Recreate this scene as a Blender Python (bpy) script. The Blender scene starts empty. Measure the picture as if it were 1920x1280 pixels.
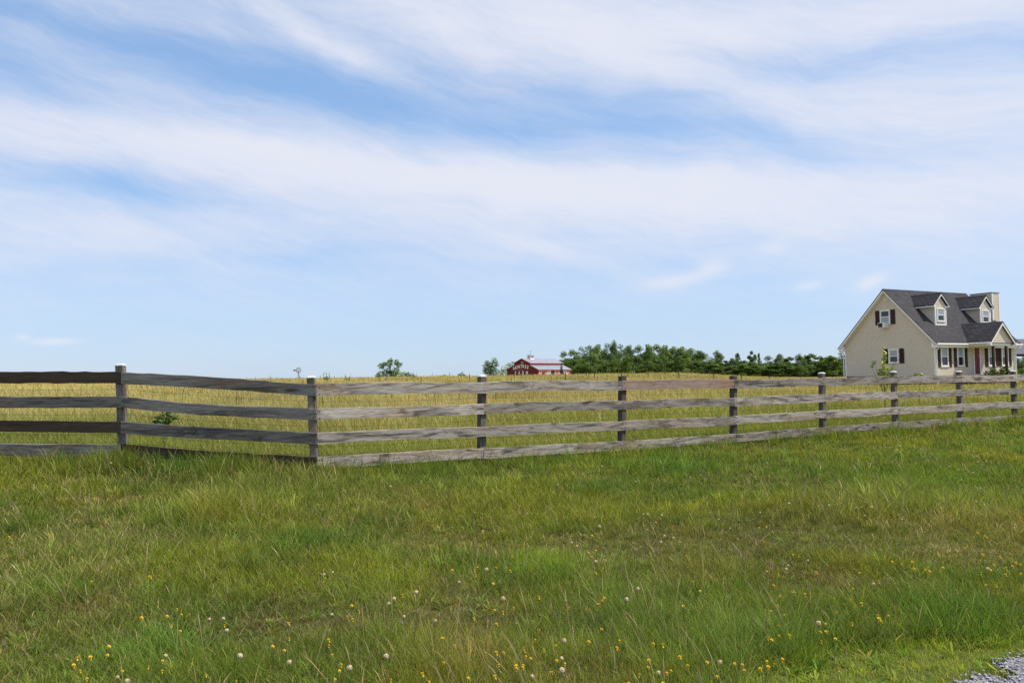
import bpy, math, random
import numpy as np
from mathutils import Vector, Matrix

random.seed(7)
RNG = np.random.default_rng(11)
SC = bpy.context.scene
COL = SC.collection
R = math.radians

# ------------------------------------------------------------------ camera
FPX = 1550.0
PITCH, ROLL, EYE = math.atan(69 / FPX), -0.015, 1.6
cam_data = bpy.data.cameras.new('camera')
cam_data.sensor_width = 36.0
cam_data.lens = FPX / 1920 * 36.0
cam_data.clip_end = 20000
cam = bpy.data.objects.new('camera', cam_data)
COL.objects.link(cam)
CM = Matrix.Rotation(math.pi / 2 + PITCH, 4, 'X') @ Matrix.Rotation(ROLL, 4, 'Z')
cam.matrix_world = Matrix.Translation((0, 0, EYE)) @ CM
SC.camera = cam
CM3 = np.array(CM.to_3x3())


def ray(px, py):
    return CM3 @ np.array([(px - 960) / FPX, -(py - 640) / FPX, -1.0])


def at(px, py, Y):
    d = ray(px, py)
    p = np.array([0, 0, EYE]) + d * (Y / d[1])
    return p


# ------------------------------------------------------------------ terrain
def sstep(a, b, x):
    t = np.clip((x - a) / (b - a), 0, 1)
    return t * t * (3 - 2 * t)


def _hash(ix, iy, s):
    h = (ix.astype(np.int64) * 374761393 + iy.astype(np.int64) * 668265263 + s * 974634321) & 0xFFFFFFFF
    h = ((h ^ (h >> 13)) * 1274126177) & 0xFFFFFFFF
    return ((h ^ (h >> 16)) & 0xFFFFFF) / float(0xFFFFFF)


def vnoise(x, y, s=0):
    x = np.asarray(x, float); y = np.asarray(y, float)
    ix, iy = np.floor(x), np.floor(y)
    fx, fy = x - ix, y - iy
    fx = fx * fx * (3 - 2 * fx); fy = fy * fy * (3 - 2 * fy)
    a = _hash(ix, iy, s); b = _hash(ix + 1, iy, s); c = _hash(ix, iy + 1, s); d = _hash(ix + 1, iy + 1, s)
    return (a * (1 - fx) + b * fx) * (1 - fy) + (c * (1 - fx) + d * fx) * fy


def fbm(x, y, s=0, o=3):
    t, a, f, n = 0, 1.0, 1.0, 0
    for i in range(o):
        t = t + a * vnoise(x * f, y * f, s + i * 17); n += a
        a *= 0.5; f *= 2.03
    return t / n


def fence_y(x):
    x = np.asarray(x, float)
    return np.where(x < -2.48, 10.33 + 0.03 * (-2.48 - x), 10.33 + 0.637 * (x + 2.48))


def fence_z(x):
    return np.interp(x, [-12, -9, -6.5, -4.9, -2.48, 0, 30], [.60, .60, .57, .53, .385, .345, .345])


def terrain(x, y):
    x = np.asarray(x, float); y = np.asarray(y, float)
    yf, zf = fence_y(x), fence_z(x)
    t = np.clip((y - 3.0) / (yf - 3.0), 0, 1)
    front = zf * t
    d = np.hypot(x, y)
    b = sstep(0, 9, y - yf)
    px = 960 + FPX * x / np.maximum(y, 0.5)
    A = 0.95 * (1 - sstep(1240, 1500, px)) + 0.02
    back = zf * (1 - b) + 0.42 * b + A * sstep(18, 105, d)
    z = np.where(y <= yf, front, back)
    near = 1 - sstep(40, 90, d)
    z = z + near * 0.05 * (fbm(x * .9, y * .9, 5, 2) - .5) * np.where(np.abs(y - yf) < .6, 0.4, 1.0)
    return z


def on_ground(px, py, h=0.0):
    """the point of the ground (plus h) seen in that direction"""
    d = ray(px, py)
    lo, hi = 0.5, 400.0
    for _ in range(60):
        m = 0.5 * (lo + hi)
        p = np.array([0, 0, EYE]) + d * m
        if p[2] > float(terrain(p[0], p[1])) + h: lo = m
        else: hi = m
    p = np.array([0, 0, EYE]) + d * lo
    return p


# ------------------------------------------------------------------ helpers
def tag(o, label=None, cat=None, group=None, kind=None):
    if label: o['label'] = label
    if cat: o['category'] = cat
    if group: o['group'] = group
    if kind: o['kind'] = kind
    return o


def empty(name, loc=(0, 0, 0), rz=0.0):
    o = bpy.data.objects.new(name, None)
    o.empty_display_size = 0.2
    o.location = loc
    o.rotation_euler = (0, 0, rz)
    COL.objects.link(o)
    return o


def link(name, me, mat=None, parent=None, smooth=False):
    o = bpy.data.objects.new(name, me)
    if mat is not None and not me.materials: me.materials.append(mat)
    if smooth: me.shade_smooth()
    COL.objects.link(o)
    if parent is not None: o.parent = parent
    return o


def np_mesh(name, verts, faces_flat, loop_tot, colors=None):
    me = bpy.data.meshes.new(name)
    nv, nl, nf = len(verts), len(faces_flat), len(loop_tot)
    me.vertices.add(nv)
    me.vertices.foreach_set('co', np.ascontiguousarray(verts, np.float32).ravel())
    me.loops.add(nl)
    me.loops.foreach_set('vertex_index', np.ascontiguousarray(faces_flat, np.int32))
    me.polygons.add(nf)
    st = np.concatenate([[0], np.cumsum(loop_tot)[:-1]]).astype(np.int32)
    me.polygons.foreach_set('loop_start', st)
    try: me.polygons.foreach_set('loop_total', np.ascontiguousarray(loop_tot, np.int32))
    except Exception: pass
    me.update(calc_edges=True)
    if colors is not None:
        a = me.color_attributes.new('tint', 'FLOAT_COLOR', 'POINT')
        c = np.ones((nv, 4), np.float32); c[:, :3] = colors
        a.data.foreach_set('color', c.ravel())
    return me


class MB:
    def __init__(s): s.v, s.f = [], []

    def poly(s, *pts):
        n = len(s.v); s.v += [tuple(p) for p in pts]; s.f.append(tuple(range(n, n + len(pts)))); return s

    def box(s, a, b):
        x0, y0, z0 = a; x1, y1, z1 = b
        n = len(s.v)
        s.v += [(x0, y0, z0), (x1, y0, z0), (x1, y1, z0), (x0, y1, z0), (x0, y0, z1), (x1, y0, z1), (x1, y1, z1), (x0, y1, z1)]
        s.f += [tuple(n + i for i in q) for q in ((3, 2, 1, 0), (4, 5, 6, 7), (0, 1, 5, 4), (1, 2, 6, 5), (2, 3, 7, 6), (3, 0, 4, 7))]
        return s

    def prism(s, pts, vec):
        """closed prism: polygon pts extruded by vec"""
        n = len(s.v); k = len(pts)
        s.v += [tuple(p) for p in pts] + [tuple(p[i] + vec[i] for i in range(3)) for p in pts]
        s.f.append(tuple(range(n + k - 1, n - 1, -1))); s.f.append(tuple(range(n + k, n + 2 * k)))
        for i in range(k):
            j = (i + 1) % k
            s.f.append((n + i, n + j, n + k + j, n + k + i))
        return s

    def bar(s, p, q, r, sides=6, r2=None):
        p, q = Vector(p), Vector(q)
        d = (q - p).normalized()
        a = d.orthogonal().normalized(); b = d.cross(a)
        r2 = r if r2 is None else r2
        n = len(s.v)
        for c, rr in ((p, r), (q, r2)):
            for i in range(sides):
                t = 2 * math.pi * i / sides
                s.v.append(tuple(c + (a * math.cos(t) + b * math.sin(t)) * rr))
        for i in range(sides):
            j = (i + 1) % sides
            s.f.append((n + i, n + j, n + sides + j, n + sides + i))
        s.f.append(tuple(range(n + sides - 1, n - 1, -1))); s.f.append(tuple(range(n + sides, n + 2 * sides)))
        return s

    def mesh(s, name):
        me = bpy.data.meshes.new(name); me.from_pydata(s.v, [], s.f); me.update(); return me

    def build(s, name, mat, parent=None, smooth=False):
        return link(name, s.mesh(name), mat, parent, smooth)


# ------------------------------------------------------------------ materials
def mat(name):
    m = bpy.data.materials.new(name); m.use_nodes = True
    nt = m.node_tree
    return m, nt, nt.nodes['Principled BSDF']


def N(nt, t, **kw):
    n = nt.nodes.new(t)
    for k, v in kw.items(): setattr(n, k, v)
    return n


def ramp(nt, stops, fac=None):
    r = N(nt, 'ShaderNodeValToRGB')
    e = r.color_ramp.elements
    while len(e) < len(stops): e.new(0.5)
    for i, (p, c) in enumerate(stops):
        e[i].position = p; e[i].color = (*c, 1)
    if fac is not None: nt.links.new(fac, r.inputs[0])
    return r


def noise(nt, scale, detail=4, rough=.55, vec=None, dist=0.0):
    n = N(nt, 'ShaderNodeTexNoise')
    n.inputs['Scale'].default_value = scale; n.inputs['Detail'].default_value = detail
    n.inputs['Roughness'].default_value = rough; n.inputs['Distortion'].default_value = dist
    if vec is not None: nt.links.new(vec, n.inputs['Vector'])
    return n


def mapping(nt, scale, src='Object', rnd=True):
    tc = N(nt, 'ShaderNodeTexCoord'); mp = N(nt, 'ShaderNodeMapping')
    mp.inputs['Scale'].default_value = scale
    nt.links.new(tc.outputs[src], mp.inputs['Vector'])
    if rnd:
        oi = N(nt, 'ShaderNodeObjectInfo')
        mu = N(nt, 'ShaderNodeMath', operation='MULTIPLY'); mu.inputs[1].default_value = 57.0
        nt.links.new(oi.outputs['Random'], mu.inputs[0])
        nt.links.new(mu.outputs[0], mp.inputs['Location'])
    return mp.outputs[0]


def mixc(nt, fac, a, b, mode='MIX'):
    m = N(nt, 'ShaderNodeMix', data_type='RGBA', blend_type=mode)
    for sock, val in ((m.inputs[0], fac), (m.inputs[6], a), (m.inputs[7], b)):
        if isinstance(val, (int, float)): sock.default_value = val
        elif isinstance(val, tuple): sock.default_value = (*val, 1)
        else: nt.links.new(val, sock)
    return m.outputs[2]


def mth(nt, op, a, b=None, clamp=False):
    m = N(nt, 'ShaderNodeMath', operation=op); m.use_clamp = clamp
    for i, v in enumerate((a, b)):
        if v is None: continue
        if isinstance(v, (int, float)): m.inputs[i].default_value = v
        else: nt.links.new(v, m.inputs[i])
    return m.outputs[0]


def bump(nt, bsdf, h, strength=.3, dist=.01):
    b = N(nt, 'ShaderNodeBump'); b.inputs['Strength'].default_value = strength; b.inputs['Distance'].default_value = dist
    nt.links.new(h, b.inputs['Height']); nt.links.new(b.outputs[0], bsdf.inputs['Normal'])


def plain(name, col, rough=.6, var=.12, scale=8, metal=0.0, bmp=0.0, spec=.3):
    m, nt, b = mat(name)
    v = mapping(nt, (1, 1, 1))
    n = noise(nt, scale, 5, .6, v)
    lo = tuple(c * (1 - var) for c in col); hi = tuple(min(1, c * (1 + var)) for c in col)
    r = ramp(nt, [(.3, lo), (.7, hi)], n.outputs[0])
    nt.links.new(r.outputs[0], b.inputs['Base Color'])
    b.inputs['Roughness'].default_value = rough; b.inputs['Metallic'].default_value = metal
    b.inputs['Specular IOR Level'].default_value = spec
    if bmp: bump(nt, b, n.outputs[0], bmp)
    return m


def wood(name, dark, mid, light, stain=.5, stain_col=(.035, .033, .032), axis_len='x'):
    """weathered timber: grain along local x (or z), knots, dark lichen stains"""
    m, nt, b = mat(name)
    st = (1.3, 16, 30) if axis_len == 'x' else (22, 22, 1.6)
    v = mapping(nt, st)
    g1 = noise(nt, 1.6, 8, .62, v, .6)
    v2 = mapping(nt, (st[0] * 4, st[1] * 5, st[2] * 5))
    g2 = noise(nt, 1.5, 5, .6, v2, .3)
    v3 = mapping(nt, (1.1, 3, 8) if axis_len == 'x' else (5, 5, 1.4))
    s = noise(nt, 1.4, 7, .68, v3, 1.2)
    base = ramp(nt, [(.30, dark), (.50, mid), (.72, light)], g1.outputs[0])
    c = mixc(nt, .55, base.outputs[0], ramp(nt, [(.36, tuple(x * .45 for x in mid)), (.5, mid), (.66, light)], g2.outputs[0]).outputs[0])
    smask = ramp(nt, [(.56 - .12 * stain, (0, 0, 0)), (.70 - .08 * stain, (1, 1, 1))], s.outputs[0])
    sm = mth(nt, 'MULTIPLY', smask.outputs[0], .85 * min(1, stain * 1.5))
    c = mixc(nt, sm, c, stain_col)
    if axis_len == 'x':
        # knots: dark rings sparse along the board
        vk = mapping(nt, (2.1, 2.0, 6.5))
        vo = N(nt, 'ShaderNodeTexVoronoi'); vo.inputs['Scale'].default_value = 1.0
        nt.links.new(vk, vo.inputs['Vector'])
        k = ramp(nt, [(.06, (1, 1, 1)), (.15, (0, 0, 0))], vo.outputs['Distance'])
        c = mixc(nt, mth(nt, 'MULTIPLY', k.outputs[0], .8), c, (.05, .04, .035))
        cr = noise(nt, 3.0, 3, .5, mapping(nt, (.5, 9, 26)), .2)
        ck = ramp(nt, [(.485, (0, 0, 0)), (.5, (1, 1, 1)), (.515, (0, 0, 0))], cr.outputs[0])
        c = mixc(nt, mth(nt, 'MULTIPLY', ck.outputs[0], .45), c, (.04, .035, .03))
    wb_ = noise(nt, 1.1, 4, .6, mapping(nt, (.8, 1, 5) if axis_len == 'x' else (4, 4, .9)), .5)
    wf_ = ramp(nt, [(.48, (0, 0, 0)), (.66, (1, 1, 1))], wb_.outputs[0])
    c = mixc(nt, mth(nt, 'MULTIPLY', wf_.outputs[0], .75), c, mixc(nt, 1.0, c, (.86, .68, .52), 'MULTIPLY'))
    oi = N(nt, 'ShaderNodeObjectInfo')
    vr = mth(nt, 'ADD', mth(nt, 'MULTIPLY', oi.outputs['Random'], .5), .72)
    hsv = N(nt, 'ShaderNodeHueSaturation'); nt.links.new(vr, hsv.inputs['Value']); nt.links.new(c, hsv.inputs['Color'])
    nt.links.new(hsv.outputs[0], b.inputs['Base Color'])
    b.inputs['Roughness'].default_value = .85; b.inputs['Specular IOR Level'].default_value = .15
    bump(nt, b, g1.outputs[0], .5, .006)
    return m


def leafy(name, gain=1.0, transl=.35, rough=.55, gloss=.06):
    """leaves and blades: colour of their own kept in the mesh attribute"""
    m, nt, b = mat(name)
    nt.nodes.remove(b)
    out = nt.nodes['Material Output']
    a = N(nt, 'ShaderNodeAttribute', attribute_name='tint')
    oi = N(nt, 'ShaderNodeObjectInfo')
    c = mixc(nt, 1.0, a.outputs['Color'], (gain, gain, gain), 'MULTIPLY')
    d = N(nt, 'ShaderNodeBsdfDiffuse'); t = N(nt, 'ShaderNodeBsdfTranslucent'); g = N(nt, 'ShaderNodeBsdfGlossy')
    g.inputs['Roughness'].default_value = rough
    g.inputs['Color'].default_value = (.9, .95, 1, 1)
    nt.links.new(c, d.inputs['Color'])
    tcol = mixc(nt, 1.0, c, (1.15, 1.1, .6), 'MULTIPLY')
    nt.links.new(tcol, t.inputs['Color'])
    m1 = N(nt, 'ShaderNodeMixShader'); m1.inputs[0].default_value = transl
    nt.links.new(d.outputs[0], m1.inputs[1]); nt.links.new(t.outputs[0], m1.inputs[2])
    m2 = N(nt, 'ShaderNodeMixShader'); m2.inputs[0].default_value = gloss
    nt.links.new(m1.outputs[0], m2.inputs[1]); nt.links.new(g.outputs[0], m2.inputs[2])
    nt.links.new(m2.outputs[0], out.inputs[0])
    return m


M = {}
M['grass'] = leafy('grass blades', 1.52, .38, .5, .008)
M['straw'] = leafy('dry field grass', 1.0, .3, .6, .015)
M['leaf'] = leafy('tree leaves', 1.65, .3, .5, .02)
M['bark'] = plain('bark', (.09, .07, .055), .9, .4, 6, bmp=.5)
M['rail_lit'] = wood('sunlit silver weathered rail', (.15, .128, .105), (.345, .305, .262), (.63, .57, .50), .78)  # right-hand run: its sunlight is put into a paler board colour
M['rail_shaded'] = wood('shaded grey weathered rail', (.11, .098, .086), (.23, .208, .185), (.38, .35, .315), .62)  # left-hand run: its shade is put into a darker board colour
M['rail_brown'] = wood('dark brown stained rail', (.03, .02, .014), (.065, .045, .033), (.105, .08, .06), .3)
M['rail_rust'] = wood('reddish brown rail', (.14, .09, .066), (.28, .20, .16), (.40, .31, .26), .30)
M['post'] = wood('weathered post', (.09, .078, .068), (.19, .168, .147), (.32, .29, .255), .6, axis_len='z')
M['post_dark'] = wood('dark weathered post', (.06, .05, .043), (.125, .108, .092), (.23, .205, .175), .6, axis_len='z')
M['cap'] = plain('white post cap', (.60, .59, .58), .5, .08, 30)
M['wire'] = plain('rusty wire', (.035, .028, .025), .6, .3, 5, .5)
M['nail'] = plain('nail', (.04, .03, .028), .6)
M['siding'] = plain('cream vinyl siding', (.60, .525, .42), .5, .035, 1.2)
M['white'] = plain('white painted trim', (.80, .79, .77), .5, .04, 3)
M['brick'] = None
M['shutter'] = wood('dark brown shutter', (.032, .018, .013), (.06, .034, .025), (.10, .06, .045), .2, axis_len='z')
M['door'] = plain('red door', (.17, .010, .014), .45, .1, 3)
M['brown'] = plain('dark brown porch timber', (.045, .024, .018), .6, .25, 4)
M['black'] = plain('dark grille and opening shade', (.03, .032, .035), .6, .2, 20)
M['vent'] = plain('round vent', (.66, .60, .52), .6, .05, 9)
M['metalroof'] = plain('galvanised roof', (.36, .355, .39), .38, .12, .8, .35)
M['shedroof'] = plain('dull grey roof sheet', (.17, .17, .21), .5, .12, 1.5, .2)
M['steel'] = plain('galvanised steel', (.36, .37, .38), .4, .2, 3, .5)
M['barnred'] = plain('barn red boards', (.125, .02, .022), .8, .22, 2.0)
M['barntrim'] = plain('bright red trim', (.30, .035, .04), .7, .1, 2.0)
M['barnpink'] = None
M['sign'] = plain('faded white paint', (.80, .76, .72), .8, .2, 4)
M['signdim'] = plain('worn tan paint', (.34, .24, .20), .8, .3, 3)
M['yellow'] = plain('yellow petals', (.70, .48, .02), .6, .12, 60)
M['orange'] = plain('orange centre', (.60, .30, .01), .7, .15, 60)
M['fluff'] = plain('pale seed fluff', (.66, .52, .33), .9, .12, 90)
M['clover'] = plain('white clover', (.66, .54, .35), .9, .15, 120)
M['stalk'] = plain('green stalk', (.12, .15, .04), .7, .2, 20)
M['stone'] = None


def brick_mat():
    m, nt, b = mat('brick foundation')
    tc = N(nt, 'ShaderNodeTexCoord')
    bt = N(nt, 'ShaderNodeTexBrick'); bt.inputs['Scale'].default_value = 4.5
    bt.inputs['Color1'].default_value = (.24, .085, .055, 1); bt.inputs['Color2'].default_value = (.17, .06, .045, 1)
    bt.inputs['Mortar'].default_value = (.32, .28, .25, 1)
    sep = N(nt, 'ShaderNodeSeparateXYZ'); cmb = N(nt, 'ShaderNodeCombineXYZ')
    nt.links.new(tc.outputs['Object'], sep.inputs[0])
    nt.links.new(mth(nt, 'ADD', sep.outputs[0], sep.outputs[1]), cmb.inputs[0]); nt.links.new(sep.outputs[2], cmb.inputs[1])
    nt.links.new(cmb.outputs[0], bt.inputs['Vector']); nt.links.new(bt.outputs[0], b.inputs['Base Color'])
    b.inputs['Roughness'].default_value = .9
    return m


def shingle_mat():
    m, nt, b = mat('charcoal shingles')
    tc = N(nt, 'ShaderNodeTexCoord')
    sep = N(nt, 'ShaderNodeSeparateXYZ'); cmb = N(nt, 'ShaderNodeCombineXYZ')
    nt.links.new(tc.outputs['Object'], sep.inputs[0])
    nt.links.new(mth(nt, 'ADD', sep.outputs[0], mth(nt, 'MULTIPLY', sep.outputs[1], .31)), cmb.inputs[0])
    nt.links.new(mth(nt, 'MULTIPLY', sep.outputs[2], 1.414), cmb.inputs[1])
    bt = N(nt, 'ShaderNodeTexBrick'); bt.inputs['Scale'].default_value = 3.4
    bt.inputs['Color1'].default_value = (.040, .038, .042, 1); bt.inputs['Color2'].default_value = (.082, .078, .084, 1)
    bt.inputs['Mortar'].default_value = (.022, .021, .023, 1); bt.inputs['Mortar Size'].default_value = .03
    bt.inputs['Bias'].default_value = -.1
    nt.links.new(cmb.outputs[0], bt.inputs['Vector'])
    n = noise(nt, 1.3, 5, .65, tc.outputs['Object'])
    c = mixc(nt, .5, bt.outputs[0], ramp(nt, [(.3, (.6, .6, .6)), (.7, (1.4, 1.38, 1.36))], n.outputs[0]).outputs[0], 'MULTIPLY')
    nt.links.new(c, b.inputs['Base Color'])
    b.inputs['Roughness'].default_value = .9; b.inputs['Specular IOR Level'].default_value = .2
    bump(nt, b, bt.outputs['Fac'], .3, .01)
    return m


def glass_mat(name, col, rough=.06):
    m, nt, b = mat(name)
    b.inputs['Base Color'].default_value = (*col, 1); b.inputs['Roughness'].default_value = rough
    b.inputs['Specular IOR Level'].default_value = .6
    n = noise(nt, 1.5, 2, .5, mapping(nt, (1, 1, 1)))
    bump(nt, b, n.outputs[0], .05, .02)
    return m


def barn_side_mat():
    m, nt, b = mat('sunlit pink boards')  # barn red paled to pink, the sun on this side painted in
    v = mapping(nt, (1, 1, .08), rnd=False)
    n = noise(nt, 2.4, 5, .7, v)
    r = ramp(nt, [(.36, (.34, .10, .09)), (.52, (.52, .27, .24)), (.64, (.62, .48, .43))], n.outputs[0])
    nt.links.new(r.outputs[0], b.inputs['Base Color']); b.inputs['Roughness'].default_value = .85
    return m


def stone_mat(name, a, c):
    m, nt, b = mat(name)
    g = N(nt, 'ShaderNodeAttribute', attribute_name='tint')
    n = noise(nt, 40, 4, .6, mapping(nt, (1, 1, 1), rnd=False))
    r = ramp(nt, [(.3, a), (.7, c)], n.outputs[0])
    nt.links.new(mixc(nt, .6, r.outputs[0], g.outputs['Color']), b.inputs['Base Color'])
    b.inputs['Roughness'].default_value = .85
    return m


M['brick'] = brick_mat(); M['shingle'] = shingle_mat(); M['barnpink'] = barn_side_mat()
M['glass_dark'] = glass_mat('dark window glass', (.015, .02, .025))
M['glass_pale'] = glass_mat('window glass before pale blind', (.30, .34, .36), .12)
M['stone'] = stone_mat('grey gravel', (.20, .19, .21), (.42, .41, .45))


def ground_mat():
    m, nt, b = mat('soil and thatch')
    a = N(nt, 'ShaderNodeAttribute', attribute_name='tint')
    v = mapping(nt, (1, 1, 1), 'Object', False)
    n = noise(nt, 3.5, 8, .7, v); n2 = noise(nt, .35, 5, .6, v)
    c = mixc(nt, .8, a.outputs['Color'], ramp(nt, [(.3, (.55, .55, .55)), (.7, (1.45, 1.4, 1.3))], n.outputs[0]).outputs[0], 'MULTIPLY')
    c = mixc(nt, .7, c, ramp(nt, [(.35, (.75, .8, .7)), (.65, (1.25, 1.2, 1.1))], n2.outputs[0]).outputs[0], 'MULTIPLY')
    nt.links.new(c, b.inputs['Base Color'])
    b.inputs['Roughness'].default_value = 1.0; b.inputs['Specular IOR Level'].default_value = .05
    bump(nt, b, n.outputs[0], .6, .03)
    return m


M['ground'] = ground_mat()

# ------------------------------------------------------------------ sun, sky, clouds
SUN_AZ, SUN_EL = R(-4), R(57)
sdir = Vector((math.cos(SUN_EL) * math.cos(SUN_AZ), math.cos(SUN_EL) * math.sin(SUN_AZ), math.sin(SUN_EL)))
sd = bpy.data.lights.new('sun', 'SUN'); sd.energy = 3.6; sd.angle = R(.53); sd.color = (1.0, .945, .86)
so = bpy.data.objects.new('sun', sd); so.rotation_euler = sdir.to_track_quat('Z', 'Y').to_euler(); so.location = (30, 5, 40)
COL.objects.link(so)

W = bpy.data.worlds.new('World'); SC.world = W; W.use_nodes = True
wt = W.node_tree; wt.nodes.clear()
wout = N(wt, 'ShaderNodeOutputWorld')
sky = N(wt, 'ShaderNodeTexSky', sky_type='NISHITA')
sky.sun_disc = False; sky.sun_elevation = SUN_EL; sky.sun_rotation = math.pi / 2 - SUN_AZ
sky.air_density = 1.0; sky.dust_density = .6; sky.ozone_density = 2.5; sky.altitude = 200
bg = N(wt, 'ShaderNodeBackground'); bg.inputs[1].default_value = .15
gm = N(wt, 'ShaderNodeGamma'); gm.inputs[1].default_value = .45      # flattens the very bright band of the sky model at the horizon
wt.links.new(sky.outputs[0], gm.inputs[0])
wt.links.new(mixc(wt, 1.0, gm.outputs[0], (1.0, 1.38, 1.87), 'MULTIPLY'), bg.inputs[0])
tc = N(wt, 'ShaderNodeTexCoord'); sp = N(wt, 'ShaderNodeSeparateXYZ')
wt.links.new(tc.outputs['Generated'], sp.inputs[0])
X_, Y_, Z_ = sp.outputs
hor = mth(wt, 'SQRT', mth(wt, 'ADD', mth(wt, 'MULTIPLY', X_, X_), mth(wt, 'MULTIPLY', Y_, Y_)))
az = mth(wt, 'ARCTAN2', X_, Y_)              # bearing of the direction, 0 = north (the way the photographer looks)
el = mth(wt, 'ARCTAN2', Z_, hor)             # elevation of the direction


def ang(px, py):
    d = ray(px, py)
    return math.atan2(d[0], d[1]), math.atan2(d[2], math.hypot(d[0], d[1]))


# slow bending of the cloud coordinates so that streaks wander
cv = N(wt, 'ShaderNodeCombineXYZ'); wt.links.new(az, cv.inputs[0]); wt.links.new(el, cv.inputs[1])
wn = N(wt, 'ShaderNodeTexNoise'); wn.inputs['Scale'].default_value = 5.0; wn.inputs['Detail'].default_value = 4
wt.links.new(cv.outputs[0], wn.inputs['Vector'])
wsep = N(wt, 'ShaderNodeSeparateColor'); wt.links.new(wn.outputs['Color'], wsep.inputs[0])
azw = mth(wt, 'ADD', az, mth(wt, 'MULTIPLY', mth(wt, 'SUBTRACT', wsep.outputs[0], .5), .16))
elw = mth(wt, 'ADD', el, mth(wt, 'MULTIPLY', mth(wt, 'SUBTRACT', wsep.outputs[1], .5), .055))


def bank(px, py, rx, ry, tilt, amp, warp=True):
    """one bank of cloud (or one clear gap) at a bearing and height in the sky"""
    a0, e0 = ang(px, py)
    t = R(tilt)
    A, E = (azw, elw) if warp else (az, el)
    da = mth(wt, 'SUBTRACT', A, a0); de = mth(wt, 'SUBTRACT', E, e0)
    p = mth(wt, 'SUBTRACT', mth(wt, 'MULTIPLY', da, math.cos(t)), mth(wt, 'MULTIPLY', de, math.sin(t)))
    q = mth(wt, 'ADD', mth(wt, 'MULTIPLY', da, math.sin(t)), mth(wt, 'MULTIPLY', de, math.cos(t)))
    p = mth(wt, 'MULTIPLY', p, FPX / rx); q = mth(wt, 'MULTIPLY', q, FPX / ry)
    r2 = mth(wt, 'ADD', mth(wt, 'MULTIPLY', p, p), mth(wt, 'MULTIPLY', q, q))
    return mth(wt, 'MULTIPLY', mth(wt, 'POWER', 2.71828, mth(wt, 'MULTIPLY', r2, -1.0)), amp)


BANKS = [
    (620, 185, 430, 62, 9, -.52), (40, 140, 200, 50, 12, -.46), (1180, 215, 330, 62, 14, -.33), (1560, 105, 300, 30, 6, -.34),
    (190, 352, 150, 24, 2, -.48), (40, 15, 190, 30, 5, -.30), (330, 100, 260, 22, 12, -.18), (1480, 265, 200, 28, 18, -.22),
    (590, 62, 190, 26, 25, .40), (830, 70, 200, 36, 22, .30), (1060, 40, 300, 70, 10, .36), (1650, 30, 420, 55, 4, .42), (230, 60, 180, 26, 10, .16),
    (220, 268, 420, 42, 4, .42), (860, 330, 520, 66, 6, .40), (1450, 370, 620, 70, 4, .42), (1650, 200, 360, 46, 8, .28), (1250, 130, 260, 30, 18, .22),
    (120, 430, 420, 50, 0, .16), (1010, 462, 190, 16, 16, .16), (560, 480, 380, 18, -4, -.14), (1000, 500, 300, 20, 0, -.10), (1000, 625, 1500, 105, 0, -.20),
]
PUFFS = [(1270, 527, 70, 13, -8, .34), (1335, 502, 30, 14, -12, .30), (1515, 536, 24, 8, -6, .34), (1632, 529, 26, 11, -22, .42),
         (103, 640, 34, 6, -2, .42), (42, 631, 10, 5, 0, .32), (1452, 463, 26, 12, 0, .20)]
tot = None
for bnk in BANKS:
    o_ = bank(*bnk); tot = o_ if tot is None else mth(wt, 'ADD', tot, o_)
for bnk in PUFFS:
    tot = mth(wt, 'ADD', tot, bank(*bnk, warp=False))
# fine cirrus texture, drawn out along a shallow diagonal
def streak(sx, sy, tilt, scale, detail, rough, seed):
    t = R(tilt)
    p = mth(wt, 'SUBTRACT', mth(wt, 'MULTIPLY', azw, math.cos(t)), mth(wt, 'MULTIPLY', elw, math.sin(t)))
    q = mth(wt, 'ADD', mth(wt, 'MULTIPLY', azw, math.sin(t)), mth(wt, 'MULTIPLY', elw, math.cos(t)))
    c = N(wt, 'ShaderNodeCombineXYZ')
    wt.links.new(mth(wt, 'MULTIPLY', p, sx), c.inputs[0]); wt.links.new(mth(wt, 'MULTIPLY', q, sy), c.inputs[1]); c.inputs[2].default_value = seed
    n = N(wt, 'ShaderNodeTexNoise'); n.inputs['Scale'].default_value = scale; n.inputs['Detail'].default_value = detail; n.inputs['Roughness'].default_value = rough
    wt.links.new(c.outputs[0], n.inputs['Vector'])
    return n.outputs[0]


s1 = streak(1.0, 4.2, 14, 4.0, 9, .62, 3.1)
s2 = streak(1.0, 6.0, 6, 7.0, 8, .62, 9.7)
s3 = streak(1.0, 7.5, 17, 13.0, 8, .66, 5.3)
hi = N(wt, 'ShaderNodeMapRange'); hi.interpolation_type = 'SMOOTHSTEP'
hi.inputs['From Min'].default_value = .02; hi.inputs['From Max'].default_value = .20; hi.inputs['To Min'].default_value = .25; hi.inputs['To Max'].default_value = 1.0
wt.links.new(el, hi.inputs['Value'])
tex = mth(wt, 'ADD', mth(wt, 'MULTIPLY', mth(wt, 'SUBTRACT', s1, .5), .62), mth(wt, 'MULTIPLY', mth(wt, 'SUBTRACT', s2, .5), .46))
tex = mth(wt, 'ADD', tex, mth(wt, 'MULTIPLY', mth(wt, 'SUBTRACT', s3, .5), .36))
dens = mth(wt, 'ADD', mth(wt, 'ADD', tot, .53), mth(wt, 'MULTIPLY', tex, hi.outputs[0]))
soft = N(wt, 'ShaderNodeMapRange'); soft.interpolation_type = 'SMOOTHSTEP'
soft.inputs['From Min'].default_value = -.14; soft.inputs['From Max'].default_value = 1.16; soft.inputs['To Min'].default_value = 0; soft.inputs['To Max'].default_value = .96
wt.links.new(dens, soft.inputs['Value'])
bgc = N(wt, 'ShaderNodeBackground'); bgc.inputs[0].default_value = (.82, .845, .945, 1); bgc.inputs[1].default_value = .645
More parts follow.
